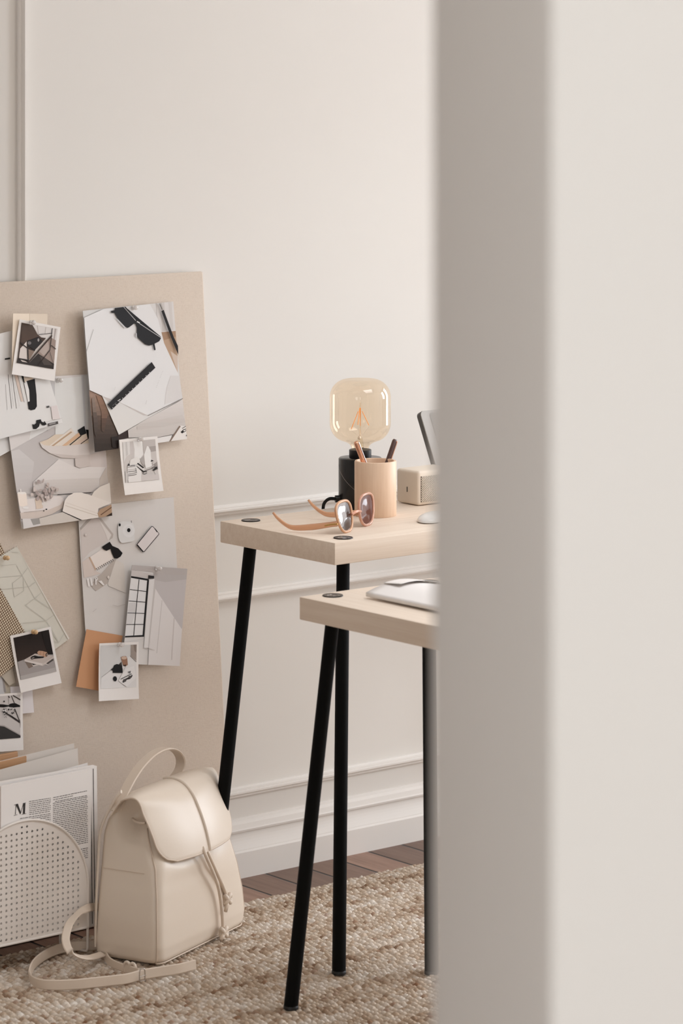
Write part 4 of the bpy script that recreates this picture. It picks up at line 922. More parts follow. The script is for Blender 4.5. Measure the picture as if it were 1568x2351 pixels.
# ------------------------------------------------------------------ pen cup and pens
def cup():
    c = V((3.6574, -0.4235, T1))
    o = lathe('pen_cup', [(0, 0), (0.0378, 0), (0.0392, 0.0018), (0.0392, 0.1005), (0.0380, 0.1022), (0.0345, 0.1022), (0.0335, 0.1005), (0.0335, 0.006), (0, 0.006)], c, M['beech'], None, 72, 45)
    tag(o, 'turned beech wood pen cup in front of the lamp base', 'pen cup'); return c
cc = cup()
def pen(label, tip, bottom, m1, m2):
    tip, bottom = V(tip), V(bottom); d = (tip - bottom).normalized()
    vs, fs = tube_data([bottom, bottom + d * 0.004, tip - d * 0.003, tip], [0.0012, 0.0042, 0.0046, 0.0034], 16)
    o = mesh_obj('pen', vs, fs, m1, None, True); tag(o, label, 'pen', 'pens in the beech cup')
    s = d.cross(V((0, 0, 1))).normalized(); s2 = (RT * 0.9 - FW * 0.3); s2 = (s2 - d * s2.dot(d)).normalized()
    a = tip - d * 0.004 + s2 * 0.0056; b = tip - d * 0.045 + s2 * 0.0056
    ribbon('clip', [a - s2 * 0.0016, a, (a + b) / 2, b, b - s2 * 0.0008], d.cross(s2), 0.003, 0.0011, m2, o, 4)
pen('copper and silver pen leaning left in the beech cup', at_y(816.5, 1014, -0.412), cc + V((0.012, -0.004, 0.0085)), M['pen_copper'], M['pen_silver'])
pen('dark brown pen with a copper clip leaning right in the beech cup', at_y(907, 1009, -0.417), cc + V((-0.004, 0.008, 0.0085)), M['pen_brown'], M['pen_copper'])

# ------------------------------------------------------------------ sunglasses on the table
def sunglasses():
    # local frame: e along the front (near lens to far lens), n = way the lenses face
    p0 = at_z(796, 1221.5, T1 + 0.0015); p1 = at_z(846, 1205, T1 + 0.0015)
    e = (p1 - p0); e.z = 0; L = e.length; e = e.normalized(); n = V((e.y, -e.x, 0)); up = V((0, 0, 1))
    tilt = (up - n * 0.12).normalized()
    r = empty('sunglasses', (p0.x, p0.y, T1)); tag(r, 'peach framed sunglasses with brown lenses lying open on the longer table', 'sunglasses')
    def outline(cen, hw, h, sgn, k=26):
        pts = []
        for i in range(k):
            a = 2 * PI * i / k; ca, sa = math.cos(a), math.sin(a)
            x = hw * math.copysign(abs(ca) ** 0.72, ca); y = h / 2 * math.copysign(abs(sa) ** 0.78, sa)
            x *= (1.0 + 0.14 * (y / (h / 2)))
            x += sgn * 0.004 * (y / (h / 2)) * 1.0
            pts.append(cen + e * x + tilt * (y + h / 2 + 0.0005) - n * (abs(x) ** 2) * 1.3)
        return pts
    for i, (cen, sgn) in enumerate(((p0, -1), (p1, 1))):
        hw, h = 0.0305, 0.0555
        o1 = outline(cen, hw, h, sgn)
        rim = tube('rim', o1, 0.0027, M['peach_rose'] if i else M['peach'], r, 8, 0, True)
        k = len(o1); ctr = sum(o1, V((0, 0, 0))) / k + n * 0.0035
        vs = [p + n * 0.0002 for p in o1] + [ctr + (p - ctr) * 0.55 - n * 0.0019 for p in o1] + [ctr - n * 0.0016]
        fs = [(a, (a + 1) % k, k + (a + 1) % k, k + a) for a in range(k)] + [(k + a, k + (a + 1) % k, 2 * k) for a in range(k)]
        mesh_obj('lens', vs, fs, M['lens'] if i == 0 else M['lens2'], rim, True)
    b0 = p0 + e * 0.0275 + tilt * 0.028; b1 = p1 - e * 0.0275 + tilt * 0.028
    tube('bridge', [b0, (b0 + b1) / 2 + tilt * 0.003 + n * 0.002, b1], 0.0026, M['peach_rose'], r, 8, 5)
    back = V((-n.x, -n.y, 0))
    for s, cen in ((-1, p0), (1, p1)):
        h0 = cen + e * (s * 0.031) + tilt * 0.019 - n * 0.002
        if s > 0: h0 = cen + e * (s * 0.027) + tilt * 0.022 - n * 0.004
        q = [h0, h0 + back * 0.012 + up * -0.002, h0 + back * 0.05 + up * -0.009, h0 + back * 0.085 + up * -0.0125, h0 + back * 0.102 + up * -0.0085, h0 + back * 0.118 + up * 0.002, h0 + back * 0.128 + up * 0.012]
        zmin = T1 + 0.0062
        q = [V((p.x, p.y, max(p.z, zmin))) for p in q]
        P = catmull(q, 6); wv = [0.010, 0.0095, 0.0115, 0.0095, 0.007, 0.006, 0.0045]
        vs, fs = [], []
        for i, p in enumerate(P):
            f = i / (len(P) - 1) * (len(wv) - 1); a = int(min(f, len(wv) - 2)); w = wv[a] + (wv[a + 1] - wv[a]) * (f - a)
            t = (P[min(i + 1, len(P) - 1)] - P[max(i - 1, 0)]).normalized(); d = (up - t * up.dot(t)).normalized(); nn = t.cross(d)
            for x, y in ((-.5, 0), (-.3, -.5), (.3, -.5), (.5, 0), (.3, .5), (-.3, .5)): vs.append(p + d * (x * w) + nn * (y * 0.0032))
        for i in range(len(P) - 1):
            for k in range(6): fs.append((i * 6 + k, i * 6 + (k + 1) % 6, (i + 1) * 6 + (k + 1) % 6, (i + 1) * 6 + k))
        fs += [(5, 4, 3, 2, 1, 0), tuple((len(P) - 1) * 6 + k for k in range(6))]
        tm = mesh_obj('temple', vs, fs, M['peach'], r, True)
        ribbon('hinge', [h0 + e * (s * 0.0022) + n * 0.002, h0 + e * (s * 0.0022) + back * 0.012 - up * 0.002, h0 + e * (s * 0.0022) + back * 0.024 - up * 0.005], up, 0.0026, 0.001, M['gold'], tm, 4)
sunglasses()

# ------------------------------------------------------------------ speaker, laptop, mouse
def speaker():
    x0, x1, y0, y1, z0, z1 = 3.794, 3.890, -0.388, -0.322, T1, T1 + 0.0665
    bm = bmesh.new(); bm_box(bm, (x0, y0, z0 + 0.001), (x1, y1, z1), 0.006, 4); o = bm_obj('speaker', bm, M['cream_plastic'], angle=60)
    tag(o, 'small cream box speaker with a woven grille beside the pen cup', 'speaker')
    gx0, gx1, gz0, gz1 = x0 + 0.006, x1 - 0.006, z0 + 0.007, z1 - 0.010
    g = box('grille', (gx0, y0 - 0.0006, gz0), (gx1, y0 + 0.001, gz1), M['grille_dark'], o)
    vs, fs = [], []; st = 0.0042; yy = y0 - 0.0011
    span = (gx1 - gx0) + (gz1 - gz0); n = int(span / st)
    for k in range(1, n):
        c = k * st
        for sgn in (1, -1):
            # diagonal strands clipped to the opening
            if sgn > 0: a = (gx0 + max(0, c - (gz1 - gz0)), gz0 + min(c, gz1 - gz0)); b = (gx0 + min(c, gx1 - gx0), gz0 + max(0, c - (gx1 - gx0)))
            else: a = (gx0 + max(0, c - (gz1 - gz0)), gz1 - min(c, gz1 - gz0)); b = (gx0 + min(c, gx1 - gx0), gz1 - max(0, c - (gx1 - gx0)))
            p, q = V((a[0], yy - (0.0003 if sgn > 0 else 0), a[1])), V((b[0], yy - (0.0003 if sgn > 0 else 0), b[1]))
            if (q - p).length < 0.001: continue
            d = tube_data([p, q], 0.00075, 5); vs, fs = join_data((vs, fs), d)
    mesh_obj('mesh', vs, fs, M['cream_plastic'], g, True)
    box('port', (x0 - 0.0004, (y0 + y1) / 2 - 0.001, z0 + 0.024), (x0 + 0.001, (y0 + y1) / 2 + 0.001, z0 + 0.034), M['black_plastic'], o)
speaker()
def laptop():
    x0, x1 = 3.905, 4.195; r = empty('laptop', (4.05, -0.42, T1)); tag(r, 'open silver laptop tilted back behind the doorway edge', 'laptop')
    b = box('base', (x0, -0.530, T1 + 0.001), (x1, -0.332, T1 + 0.0125), M['aluminium'], r, bev=0.003)
    box('keyboard', (x0 + 0.015, -0.45, T1 + 0.0118), (x1 - 0.015, -0.352, T1 + 0.0133), M['black_plastic'], b)
    hy, hz = -0.330, T1 + 0.012; d = V((0, 0.425, 0.905)).normalized(); nn = V((0, -d.z, d.y)); Lh = 0.165
    def slab(name, a0, a1, t0, t1, o0, o1, m, par, rad):
        pts = []
        for cx, ct, s0 in ((a1 - rad, t1 - rad, 0), (a0 + rad, t1 - rad, 90), (a0 + rad, t0 + rad, 180), (a1 - rad, t0 + rad, 270)):
            for k in range(7):
                an = math.radians(s0 + 15 * k); pts.append((cx + rad * math.cos(an), ct + rad * math.sin(an)))
        n = len(pts); P = lambda a, t, o: V((a, hy, hz)) + d * t + nn * o
        vs = [P(a, t, o0) for a, t in pts] + [P(a, t, o1) for a, t in pts]
        fs = [tuple(range(n - 1, -1, -1)), tuple(range(n, 2 * n))] + [(i, (i + 1) % n, n + (i + 1) % n, n + i) for i in range(n)]
        bm = bmesh.new(); bv = [bm.verts.new(v) for v in vs]
        for f in fs: bm.faces.new([bv[i] for i in f])
        return bm_obj(name, bm, m, par, angle=40)
    lid = slab('lid', x0, x1, 0, Lh, -0.009, 0.001, M['aluminium_dark'], r, 0.010)
    slab('bezel', x0 + 0.0005, x1 - 0.0005, 0.0005, Lh - 0.0005, 0.001, 0.0035, M['aluminium'], lid, 0.010)
    slab('screen', x0 + 0.022, x1 - 0.012, 0.012, Lh - 0.006, 0.0035, 0.0039, M['screen'], lid, 0.006)
laptop()
def mouse():
    c = at_z(1001, 1194, T1); vs, fs = [], []; nu, nv = 28, 8
    a = math.radians(25); ex = V((math.cos(a), math.sin(a), 0)); ey = V((-ex.y, ex.x, 0))
    for j in range(nv + 1):
        f = j / nv; rr = math.cos(f * PI / 2) ** 0.55 if j < nv else 0.0; z = 0.002 + 0.0125 * math.sin(f * PI / 2)
        for i in range(nu):
            t_ = 2 * PI * i / nu; vs.append(V((c.x, c.y, T1)) + ex * (0.055 * rr * math.cos(t_)) + ey * (0.029 * rr * math.sin(t_)) + V((0, 0, z)))
    for j in range(nv):
        for i in range(nu): fs.append((j * nu + i, j * nu + (i + 1) % nu, (j + 1) * nu + (i + 1) % nu, (j + 1) * nu + i))
    o = mesh_obj('computer_mouse', vs, fs, M['white_plastic'], None, True); tag(o, 'low white computer mouse on the longer table before the laptop', 'mouse')
    lathe('skid', [(0, 0), (0.022, 0), (0.022, 0.0022), (0, 0.0022)], (c.x, c.y, T1), M['aluminium_dark'], o, 24)
mouse()
def magazine():
    r = empty('open_magazine', (3.38, -0.92, T2)); tag(r, 'open white magazine with one curling page on the lower table', 'magazine')
    x0, x1 = 3.272, 3.478
    def page(name, y0, y1, hfun, th, m, xa=x0, xb=x1, nx=24, ny=20):
        vs, fs = [], []
        for lay in (0, 1):
            for i in range(nx + 1):
                for j in range(ny + 1):
                    u, v = i / nx, j / ny; x = xa + (xb - xa) * u; y = y0 + (y1 - y0) * v
                    vs.append(V((x, y, T2 + hfun(u, v) - lay * th)))
        N = (nx + 1) * (ny + 1); g = lambda l, i, j: l * N + i * (ny + 1) + j
        for i in range(nx):
            for j in range(ny):
                fs.append((g(0, i, j), g(0, i + 1, j), g(0, i + 1, j + 1), g(0, i, j + 1))); fs.append((g(1, i, j + 1), g(1, i + 1, j + 1), g(1, i + 1, j), g(1, i, j)))
        for i in range(nx):
            fs.append((g(0, i, 0), g(1, i, 0), g(1, i + 1, 0), g(0, i + 1, 0))); fs.append((g(0, i + 1, ny), g(1, i + 1, ny), g(1, i, ny), g(0, i, ny)))
        for j in range(ny):
            fs.append((g(0, 0, j + 1), g(1, 0, j + 1), g(1, 0, j), g(0, 0, j))); fs.append((g(0, nx, j), g(1, nx, j), g(1, nx, j + 1), g(0, nx, j + 1)))
        return mesh_obj(name, vs, fs, m, r, True)
    xs_, ye, yn = 3.425, -0.860, -1.075
    hump = lambda u: 0.0105 + 0.0135 * math.sin(PI * min(1.0, u) ** 0.9) ** 1.1 - 0.002 * u
    page('shade_cover', yn + 0.006, ye - 0.004, lambda u, v: 0.0022, 0.0016, M['grille_dark'], 3.292, 3.575)  # dark colour stands in for the shadow under the lifted page edges
    page('left_pages', yn, ye, lambda u, v: hump(u), 0.0065, M['paper'], 3.270, xs_, 30, 10)
    page('right_pages', yn, ye, lambda u, v: hump(1 - u), 0.0065, M['paper'], xs_, 3.580, 24, 10)
    page('loose_page', ye - 0.045, ye + 0.001, lambda u, v: hump(0.25 + 0.75 * u) + 0.0018 + 0.0045 * (1 - v) * (1 - u * 0.6), 0.0007, M['paper'], 3.309, xs_, 24, 8)
magazine()

# ------------------------------------------------------------------ magazine rack and its papers
RKY = -0.2795
def rack():
    cx, hw, z0, zs, z1 = 2.970, 0.1375, 0.0595, 0.130, 0.2705
    r = empty('magazine_rack', (cx, RKY, 0)); tag(r, 'white perforated metal magazine rack with an arched front standing before the pinboard', 'magazine rack')
    def arch(inset=0.0, n=40):
        pts = [(cx - hw + inset, z0 + inset), (cx + hw - inset, z0 + inset), (cx + hw - inset, zs)]
        for k in range(1, n):
            a = PI * k / n; pts.append((cx + (hw - inset) * math.cos(a) , zs + (z1 - zs - inset) * math.sin(a)))
        pts.append((cx - hw + inset, zs)); return pts
    def panel(name, y, th, parent, holes):
        out = arch(); vs2 = [V(p) for p in out]; es = [(i, (i + 1) % len(out)) for i in range(len(out))]; hl = []
        if holes:
            st = 0.01085; rr = 0.0022
            x = cx + hw - 0.0105
            ix = 0
            while x > cx - hw + 0.008:
                z = z0 + 0.0085
                while z < z1 - 0.008:
                    dx = (x - cx) / (hw - 0.011); ok = z < zs or dx * dx + ((z - zs) / (z1 - zs - 0.010)) ** 2 < 1
                    if ok and abs(dx) <= 1.0:
                        b = len(vs2)
                        for k in range(10): vs2.append(V((x + rr * math.cos(2 * PI * k / 10), z + rr * math.sin(2 * PI * k / 10))))
                        es += [(b + k, b + (k + 1) % 10) for k in range(10)]; hl.append((x, z))
                    z += st * 0.93
                x -= st
        v2, e2, f2, *_ = delaunay_2d_cdt(vs2, es, [], 1, 1e-6)
        tri = []
        for f in f2:
            m_ = sum((v2[i] for i in f), V((0, 0))) / len(f)
            if not any((m_.x - hx) ** 2 + (m_.y - hz) ** 2 < (0.0022 * 0.93) ** 2 for hx, hz in hl): tri.append(f)
        bm = bmesh.new(); bv = [bm.verts.new((v.x, y, v.y)) for v in v2]
        for f in tri:
            try: bm.faces.new([bv[i] for i in f])
            except Exception: pass
        loose = [v for v in bm.verts if not v.link_faces]; bmesh.ops.delete(bm, geom=loose, context='VERTS')
        bmesh.ops.recalc_face_normals(bm, faces=bm.faces)
        g = bmesh.ops.extrude_face_region(bm, geom=bm.faces[:]); vv = [e for e in g['geom'] if isinstance(e, bmesh.types.BMVert)]
        bmesh.ops.translate(bm, verts=vv, vec=(0, th, 0))
        return bm_obj(name, bm, M['white_metal'], parent)
    fp = panel('front_panel', RKY, 0.0010, r, True)
    tube('rim', [V((a, RKY - 0.0004, b)) for a, b in arch(-0.0004)], 0.0023, M['white_metal'], fp, 8, 0, True)
    bp = panel('back_panel', RKY + 0.088, 0.0016, r, False)
    tube('rim', [V((a, RKY + 0.088, b)) for a, b in arch(-0.0004)], 0.0028, M['white_metal'], bp, 8, 0, True)
    box('shelf', (cx - hw + 0.002, RKY + 0.002, z0 - 0.0012), (cx + hw - 0.002, RKY + 0.087, z0 + 0.0004), M['white_metal'], r)
    for s in (1, -1):
        x = cx + s * hw
        z = RUGZ + 0.003
        tube('wire_leg', [(x, RKY + 0.001, zs), (x, RKY + 0.001, z + 0.006), (x, RKY + 0.004, z + 0.001), (x, RKY + 0.010, z), (x, RKY + 0.078, 0.0055), (x, RKY + 0.085, 0.0075), (x, RKY + 0.088, 0.012), (x, RKY + 0.088, zs)], 0.0025, M['white_metal'], r, 8)
rack()
# papers standing in the rack, front to back
def card(name, label, cat, quad_px, y, lean, th, m, curl=0.0, parent=None, group=None, nx=14, nz=10):
    """sheet standing in the rack; quad TL, TR, BR, BL in px measured on the plane y; lean tips the top back"""
    P = [at_y(px, py, y) for px, py in quad_px]; TL, TR, BR, BL = P; vs, fs = [], []
    zb = min(p.z for p in P)
    for lay in (0, 1):
        for i in range(nx + 1):
            for j in range(nz + 1):
                u, v = i / nx, j / nz; p = (BL * (1 - u) + BR * u) * (1 - v) + (TL * (1 - u) + TR * u) * v
                yy = y + lean * (p.z - zb) - curl * max(0, u - 0.55) ** 2 * 5 * max(0, v) ** 2 + lay * th
                vs.append(V((p.x, yy, p.z + (curl * 0.35 * max(0, u - 0.55) ** 2 * 5 * v * v))))
    N = (nx + 1) * (nz + 1); g = lambda l, i, j: l * N + i * (nz + 1) + j
    for i in range(nx):
        for j in range(nz):
            fs.append((g(0, i, j), g(0, i + 1, j), g(0, i + 1, j + 1), g(0, i, j + 1))); fs.append((g(1, i, j + 1), g(1, i + 1, j + 1), g(1, i + 1, j), g(1, i, j)))
    for i in range(nx):
        fs.append((g(0, i, 0), g(1, i, 0), g(1, i + 1, 0), g(0, i + 1, 0))); fs.append((g(0, i + 1, nz), g(1, i + 1, nz), g(1, i, nz), g(0, i, nz)))
    for j in range(nz):
        fs.append((g(0, 0, j + 1), g(1, 0, j + 1), g(1, 0, j), g(0, 0, j))); fs.append((g(0, nx, j), g(1, nx, j), g(1, nx, j + 1), g(0, nx, j + 1)))
    o = mesh_obj(name, vs, fs, m, parent, True)
    try: o.data.set_sharp_from_angle(angle=math.radians(40))
    except Exception: pass
    return tag(o, label, cat, group) if parent is None else o
PGY = -0.2774
def article():
    q = [(3.5, 1806), (212, 1765), (206.5, 2121), (1, 2160)]
    o = card('magazine', 'white magazine with a printed article and large letter M standing in the perforated rack', 'magazine', q, PGY, 0.006, 0.006, M['paper'])
    cr = crop(0, 1700, 4.523); zb = at_y(206.5, 2121, PGY).z
    zb = min(at_y(*p, PGY).z for p in q)
    def P(x, y, off=0.0004):
        p = at_y(*cr(x, y), PGY); p.y = PGY + 0.006 * (p.z - zb) - off; return p
    vs, fs = [], []
    def add(poly, off=0.0004):
        b = len(vs); vs.extend(P(x, y, off) for x, y in poly); fs.append(tuple(range(b, b + len(poly))))
    sk = lambda x, y: (x, y)
    # big serif capital, drawn stroke by stroke
    for poly in ([(168, 664), (174, 663), (166, 770), (160, 771)], [(166, 664), (190, 658), (222, 752), (212, 768)], [(212, 768), (218, 764), (252, 652), (246, 653)], [(246, 653), (268, 648), (262, 760), (241, 763)],
                 [(150, 670), (190, 660), (190, 664), (150, 674)], [(240, 654), (274, 645), (274, 649), (240, 658)], [(146, 779), (184, 769), (184, 773), (146, 783)], [(228, 768), (276, 757), (276, 761), (228, 772)]): add(poly)
    mesh_obj('lettering', list(vs), list(fs), M['ink'], o); vs.clear(); fs.clear()
    rn = random.Random(12)
    def textline(x0, y0, x1, slope):
        x = x0
        while x < x1 - 6:
            w = min(rn.uniform(10, 34), x1 - x); a = y0 + (x - x0) * slope; b = y0 + (x + w - x0) * slope
            add([(x, a - 3.2), (x + w, b - 3.2), (x + w, b + 3.2), (x, a + 3.2)]); x += w + rn.uniform(4, 7)
    for k in range(8): textline(306 + (k % 3), 636 + k * 19.4, 530, -0.165)
    for k in range(10): textline(212 - k * 4 if k < 3 else 150, 812 + k * 19.4 + (0 if k < 3 else 10), 528, -0.165)
    textline(556, 596, 915, -0.205); textline(556, 618, 765, -0.205)
    for k in range(34):
        if k == 27: continue
        textline(575 if k == 0 else 553, 636 + k * 19.6, 914 - (120 if k == 26 else 0), -0.19)
    mesh_obj('text_lines', list(vs), list(fs), M['text_ink'], o)
article()
card('box_folder', 'thick white folder with a ribbed spine standing behind the printed magazine', 'folder', [(2, 1800), (226.5, 1760), (226.5, 2124), (0, 2172)], -0.265, 0.02, 0.013, M['paper'])
def folder_details():
    o = [x for x in bpy.data.objects if x.name.startswith('box_folder')][0]
    for px in (213.5, 219.5):
        a = at_y(px, 1764, -0.267); b = at_y(px, 2124, -0.267); zb = b.z
        tube('spine_groove', [(b.x, -0.2652, b.z + 0.002), (a.x, -0.2652 + 0.02 * (a.z - zb), a.z - 0.002)], 0.0006, M['grommet_dark'], o, 6)
folder_details()
card('paper_sheet', 'curled white sheet behind the folder with a small silver clip', 'paper sheet', [(-6, 1811), (204.5, 1754), (206, 2110), (-6, 2160)], -0.2455, 0.03, 0.0006, M['paper'], curl=0.004)
card('paper_sheet', 'pale grey translucent sheet rising in front of the palest sheet in the rack', 'paper sheet', [(-10, 1776), (189.5, 1721), (192, 2100), (-10, 2150)], -0.232, 0.05, 0.0006, M['vellum'])
card('paper_sheet', 'tallest translucent sheet rising rearmost in the magazine rack', 'paper sheet', [(-10, 1757), (183.5, 1710.5), (186, 2095), (-10, 2145)], -0.222, 0.06, 0.0006, M['vellum'])
def clip():
    c = at_y(172, 1772, -0.2475); pts = []
    o = tube('paper_clip', [c + V((-0.006, -0.001, 0.002)), c + V((0.003, -0.0025, 0.006)), c + V((0.0075, -0.0015, 0.003)), c + V((0.003, -0.0022, -0.001)), c + V((-0.004, -0.002, 0.0005)), c + V((-0.003, -0.002, 0.0035)), c + V((0.003, -0.002, 0.0035))], 0.0009, M['steel'], None, 8, 5)
    tag(o, 'small silver clip on the curled white sheet', 'clip')
clip()
def slats():
    for k, (a, b, y, lb) in enumerate((((-60, 1751), (42, 1731), -0.1975, 'honey wood slat leaning rearmost between rack and pinboard'), ((-60, 1768), (62, 1741), -0.2055, 'honey wood slat with a pale edge in front of its neighbour'))):
        p, q = at_y(*a, y), at_y(*b, y); h = 0.0095
        bm = bmesh.new()
        top = [V((p.x, y, p.z)), V((q.x, y, q.z))]
        vs = []
        for t_ in top: vs += [t_ + V((0, 0, h * 0.5)), t_ + V((0, 0.006, h * 0.5)), V((t_.x, y + 0.006, 0.0602)), V((t_.x, y, 0.0602))]
        bv = [bm.verts.new(v) for v in vs]
        for f in ((0, 1, 2, 3), (7, 6, 5, 4), (0, 4, 5, 1), (1, 5, 6, 2), (2, 6, 7, 3), (3, 7, 4, 0)): bm.faces.new([bv[i] for i in f])
        bmesh.ops.bevel(bm, geom=list(bm.edges), offset=0.002, segments=3, profile=0.5, affect='EDGES')
        tag(bm_obj('wooden_board', bm, M['oak'], angle=50), lb, 'wooden board', 'honey wood boards behind the rack')
slats()

# ------------------------------------------------------------------ backpack
def backpack():
    b1 = at_z(365, 2222, RUGZ); b2 = at_z(567, 2122, RUGZ)
    eu = (b2 - b1); WB = eu.length; eu = eu.normalized(); eq = V((-eu.y, eu.x, 0))
    def P(u, q, z): return V((b1.x, b1.y, 0)) + eu * u + eq * q + V((0, 0, z))
    def onq(px, py, q):
        p = hit(px, py, eq, V((b1.x, b1.y, 0)) + eq * q); d = p - b1; return d.dot(eu), p.z
    r = empty('backpack', P(WB / 2, 0.065, 0)); tag(r, 'cream leather backpack with a front flap standing on the jute rug', 'backpack')
    Z0 = RUGZ
    # horizontal sections: z, u0, u1, q0, q1, corner radius, front bulge
    S = [(0.000, 0.016, WB - 0.016, 0.014, 0.122, 0.020, 0), (0.003, 0.006, WB - 0.006, 0.004, 0.131, 0.022, 0), (0.010, 0.001, WB - 0.001, 0.000, 0.136, 0.020, 0.000), (0.03, 0.000, WB, -0.001, 0.137, 0.017, 0.003),
         (0.07, 0.004, WB - 0.004, 0.002, 0.136, 0.016, 0.006), (0.12, 0.012, WB - 0.014, 0.008, 0.137, 0.016, 0.010), (0.165, 0.021, WB - 0.025, 0.016, 0.138, 0.019, 0.013), (0.190, 0.026, WB - 0.033, 0.025, 0.139, 0.024, 0.018),
         (0.215, 0.030, WB - 0.038, 0.036, 0.139, 0.030, 0.019), (0.238, 0.033, WB - 0.043, 0.047, 0.133, 0.032, 0.014), (0.262, 0.038, WB - 0.047, 0.058, 0.118, 0.026, 0.008), (0.281, 0.048, WB - 0.052, 0.066, 0.104, 0.018, 0.002), (0.287, 0.056, WB - 0.060, 0.072, 0.098, 0.012, 0.0)]
    S = [(Z0 + s[0],) + s[1:] for s in S]
    def section(s, n=10):
        z, u0, u1, q0, q1, rad, bul = s; pts = []; rb = min(rad, 0.012)
        cs = ((u0 + rad, q0 + rad, 180, rad), (u1 - rad, q0 + rad, 270, rad), (u1 - rb, q1 - rb, 0, rb), (u0 + rb, q1 - rb, 90, rb)); m = 5
        crn = []
        for cx, cq, a0, rr in cs:
            crn.append([(cx + rr * math.cos(math.radians(a0 + 90 * k / m)), cq + rr * math.sin(math.radians(a0 + 90 * k / m))) for k in range(m + 1)])
        for i in range(4):
            pts += crn[i]; a, b = crn[i][-1], crn[(i + 1) % 4][0]
            for k in range(1, n): t_ = k / n; pts.append((a[0] + (b[0] - a[0]) * t_, a[1] + (b[1] - a[1]) * t_))
        out = []
        uc = (u0 + u1) / 2; hw = (u1 - u0) / 2; qc = (q0 + q1) / 2; hq = (q1 - q0) / 2
        h = z - Z0
        for u, q in pts:
            f = max(0.0, 1 - ((u - uc) / hw) ** 2); s_ = max(0.0, 1 - ((q - qc) / hq) ** 2)
            if q < qc: q -= bul * f
            # sides: gently bulged low down, folded in where the top is gathered
            sg = 1 if u > uc else -1
            low = 0.004 * math.exp(-((h - 0.08) / 0.06) ** 2); fold = 0.034 * math.exp(-((h - 0.245) / 0.032) ** 2) * math.exp(-((q - qc + 0.008) / 0.026) ** 2)
            w = abs(u - uc) / hw
            if w > 0.8: u += sg * (low * s_ - fold)
            # soft dents on the front below the flap
            if q < qc:
                q += 0.0095 * math.exp(-((h - 0.178) / 0.020) ** 2) * (math.exp(-((u - 0.105) / 0.030) ** 2) + math.exp(-((u - 0.215) / 0.026) ** 2)) - 0.0055 * math.exp(-((h - 0.158) / 0.014) ** 2) * math.exp(-((u - 0.11) / 0.05) ** 2)
            out.append(P(u, q, z))
        return out
    # densify the sections
    D = []
    for i in range(len(S) - 1):
        n = 5 if S[i + 1][0] - S[i][0] > 0.015 else 2
        for k in range(n): t_ = k / n; D.append(tuple(a + (b - a) * t_ for a, b in zip(S[i], S[i + 1])))
    D.append(S[-1]); rings = [section(s) for s in D]; n = len(rings[0]); vs = [p for rg in rings for p in rg]; fs = []
    for i in range(len(rings) - 1):
        for k in range(n): fs.append((i * n + k, i * n + (k + 1) % n, (i + 1) * n + (k + 1) % n, (i + 1) * n + k))
    fs.append(tuple(range(n - 1, -1, -1))); tp = len(rings) - 1; fs.append(tuple(tp * n + k for k in range(n)))
    body = mesh_obj('body', vs, fs, M['leather'], r, True)
    md = body.modifiers.new('smooth', 'SUBSURF'); md.levels = 1; md.render_levels = 1
    # seams: piping on the two front edges and the base, a stitched line across the side
    def edge(k0): return [rings[i][k0] for i in range(2, len(rings) - 14)]
    kf = 2
    tube('front_piping', [p + (eq * -0.0006 - eu * 0.0006) for p in edge(kf)], 0.0013, M['leather_edge'], body, 8)
    kr = (5 + 1) + 9 + 3
    tube('front_piping', [p + (eq * -0.0006 + eu * 0.0006) for p in edge(kr)], 0.0013, M['leather_edge'], body, 8)
    tube('base_piping', [rings[3][k % n] + V((0, 0, -0.003)) - eq * 0.0008 for k in range(2, 19)], 0.0013, M['leather_edge'], body, 8)
    side = []
    lvl = min(range(len(D)), key=lambda i: abs(D[i][0] - 0.169))
    for k in range(n - 11, n): side.append(rings[lvl][k] - eu * 0.0003)
    tube('side_seam', side, 0.0007, M['leather_edge'], body, 6)
    # back panel edge: flat leather strip up the left rear corner that bends forward to the handle
    pts = [P(0.004, 0.136, 0.03), P(0.010, 0.138, 0.10), P(0.019, 0.140, 0.17), P(0.027, 0.1415, 0.222), P(0.030, 0.134, 0.250), P(0.033, 0.113, 0.288), P(0.036, 0.101, 0.303)]
    ribbon('back_strip', pts, [(-eu * 0.35 - eq * 0.3 + V((0, 0, 0)))] * len(pts), 0.013, 0.0035, M['leather'], body)
    # flap
    uc = 0.1585
    prof = [(0.118, 0.268), (0.108, 0.284), (0.097, 0.2965), (0.083, 0.3025), (0.066, 0.3025), (0.050, 0.296), (0.036, 0.281), (0.024, 0.259), (0.013, 0.234), (0.005, 0.210), (-0.0015, 0.184)]
    pr = catmull([V((q, 0, z)) for q, z in prof], 4); NS = len(pr) - 1; NU = 30
    Lc = [0.0]
    for i in range(NS): Lc.append(Lc[-1] + (pr[i + 1] - pr[i]).length)
    tot = Lc[-1]
    def flap(v_i, a):
        d = Lc[v_i]; f = d / tot
        hw = 0.139 - 0.012 * f
        rest = tot - d; rc = 0.036
        if rest < rc: hw -= rc - math.sqrt(max(0.0, rc * rc - (rc - rest) ** 2))
        q, z = pr[v_i].x, pr[v_i].z; x = a * hw
        nf = min(1, max(0, (f - 0.25) / 0.3))
        q += 0.022 * (x / 0.13) ** 2 * nf - 0.004 * (1 - (x / 0.13) ** 2) * nf; z -= 0.006 * (x / 0.13) ** 4 * (1 - nf)
        q -= 0.0035
        return P(uc + x, q, z)
    vs, fs = [], []
    for i in range(NS + 1):
        for k in range(NU + 1): vs.append(flap(i, -1 + 2 * k / NU))
    for i in range(NS):
        for k in range(NU): fs.append((i * (NU + 1) + k, i * (NU + 1) + k + 1, (i + 1) * (NU + 1) + k + 1, (i + 1) * (NU + 1) + k))
    fl = mesh_obj('flap', vs, fs, M['leather'], r, True)
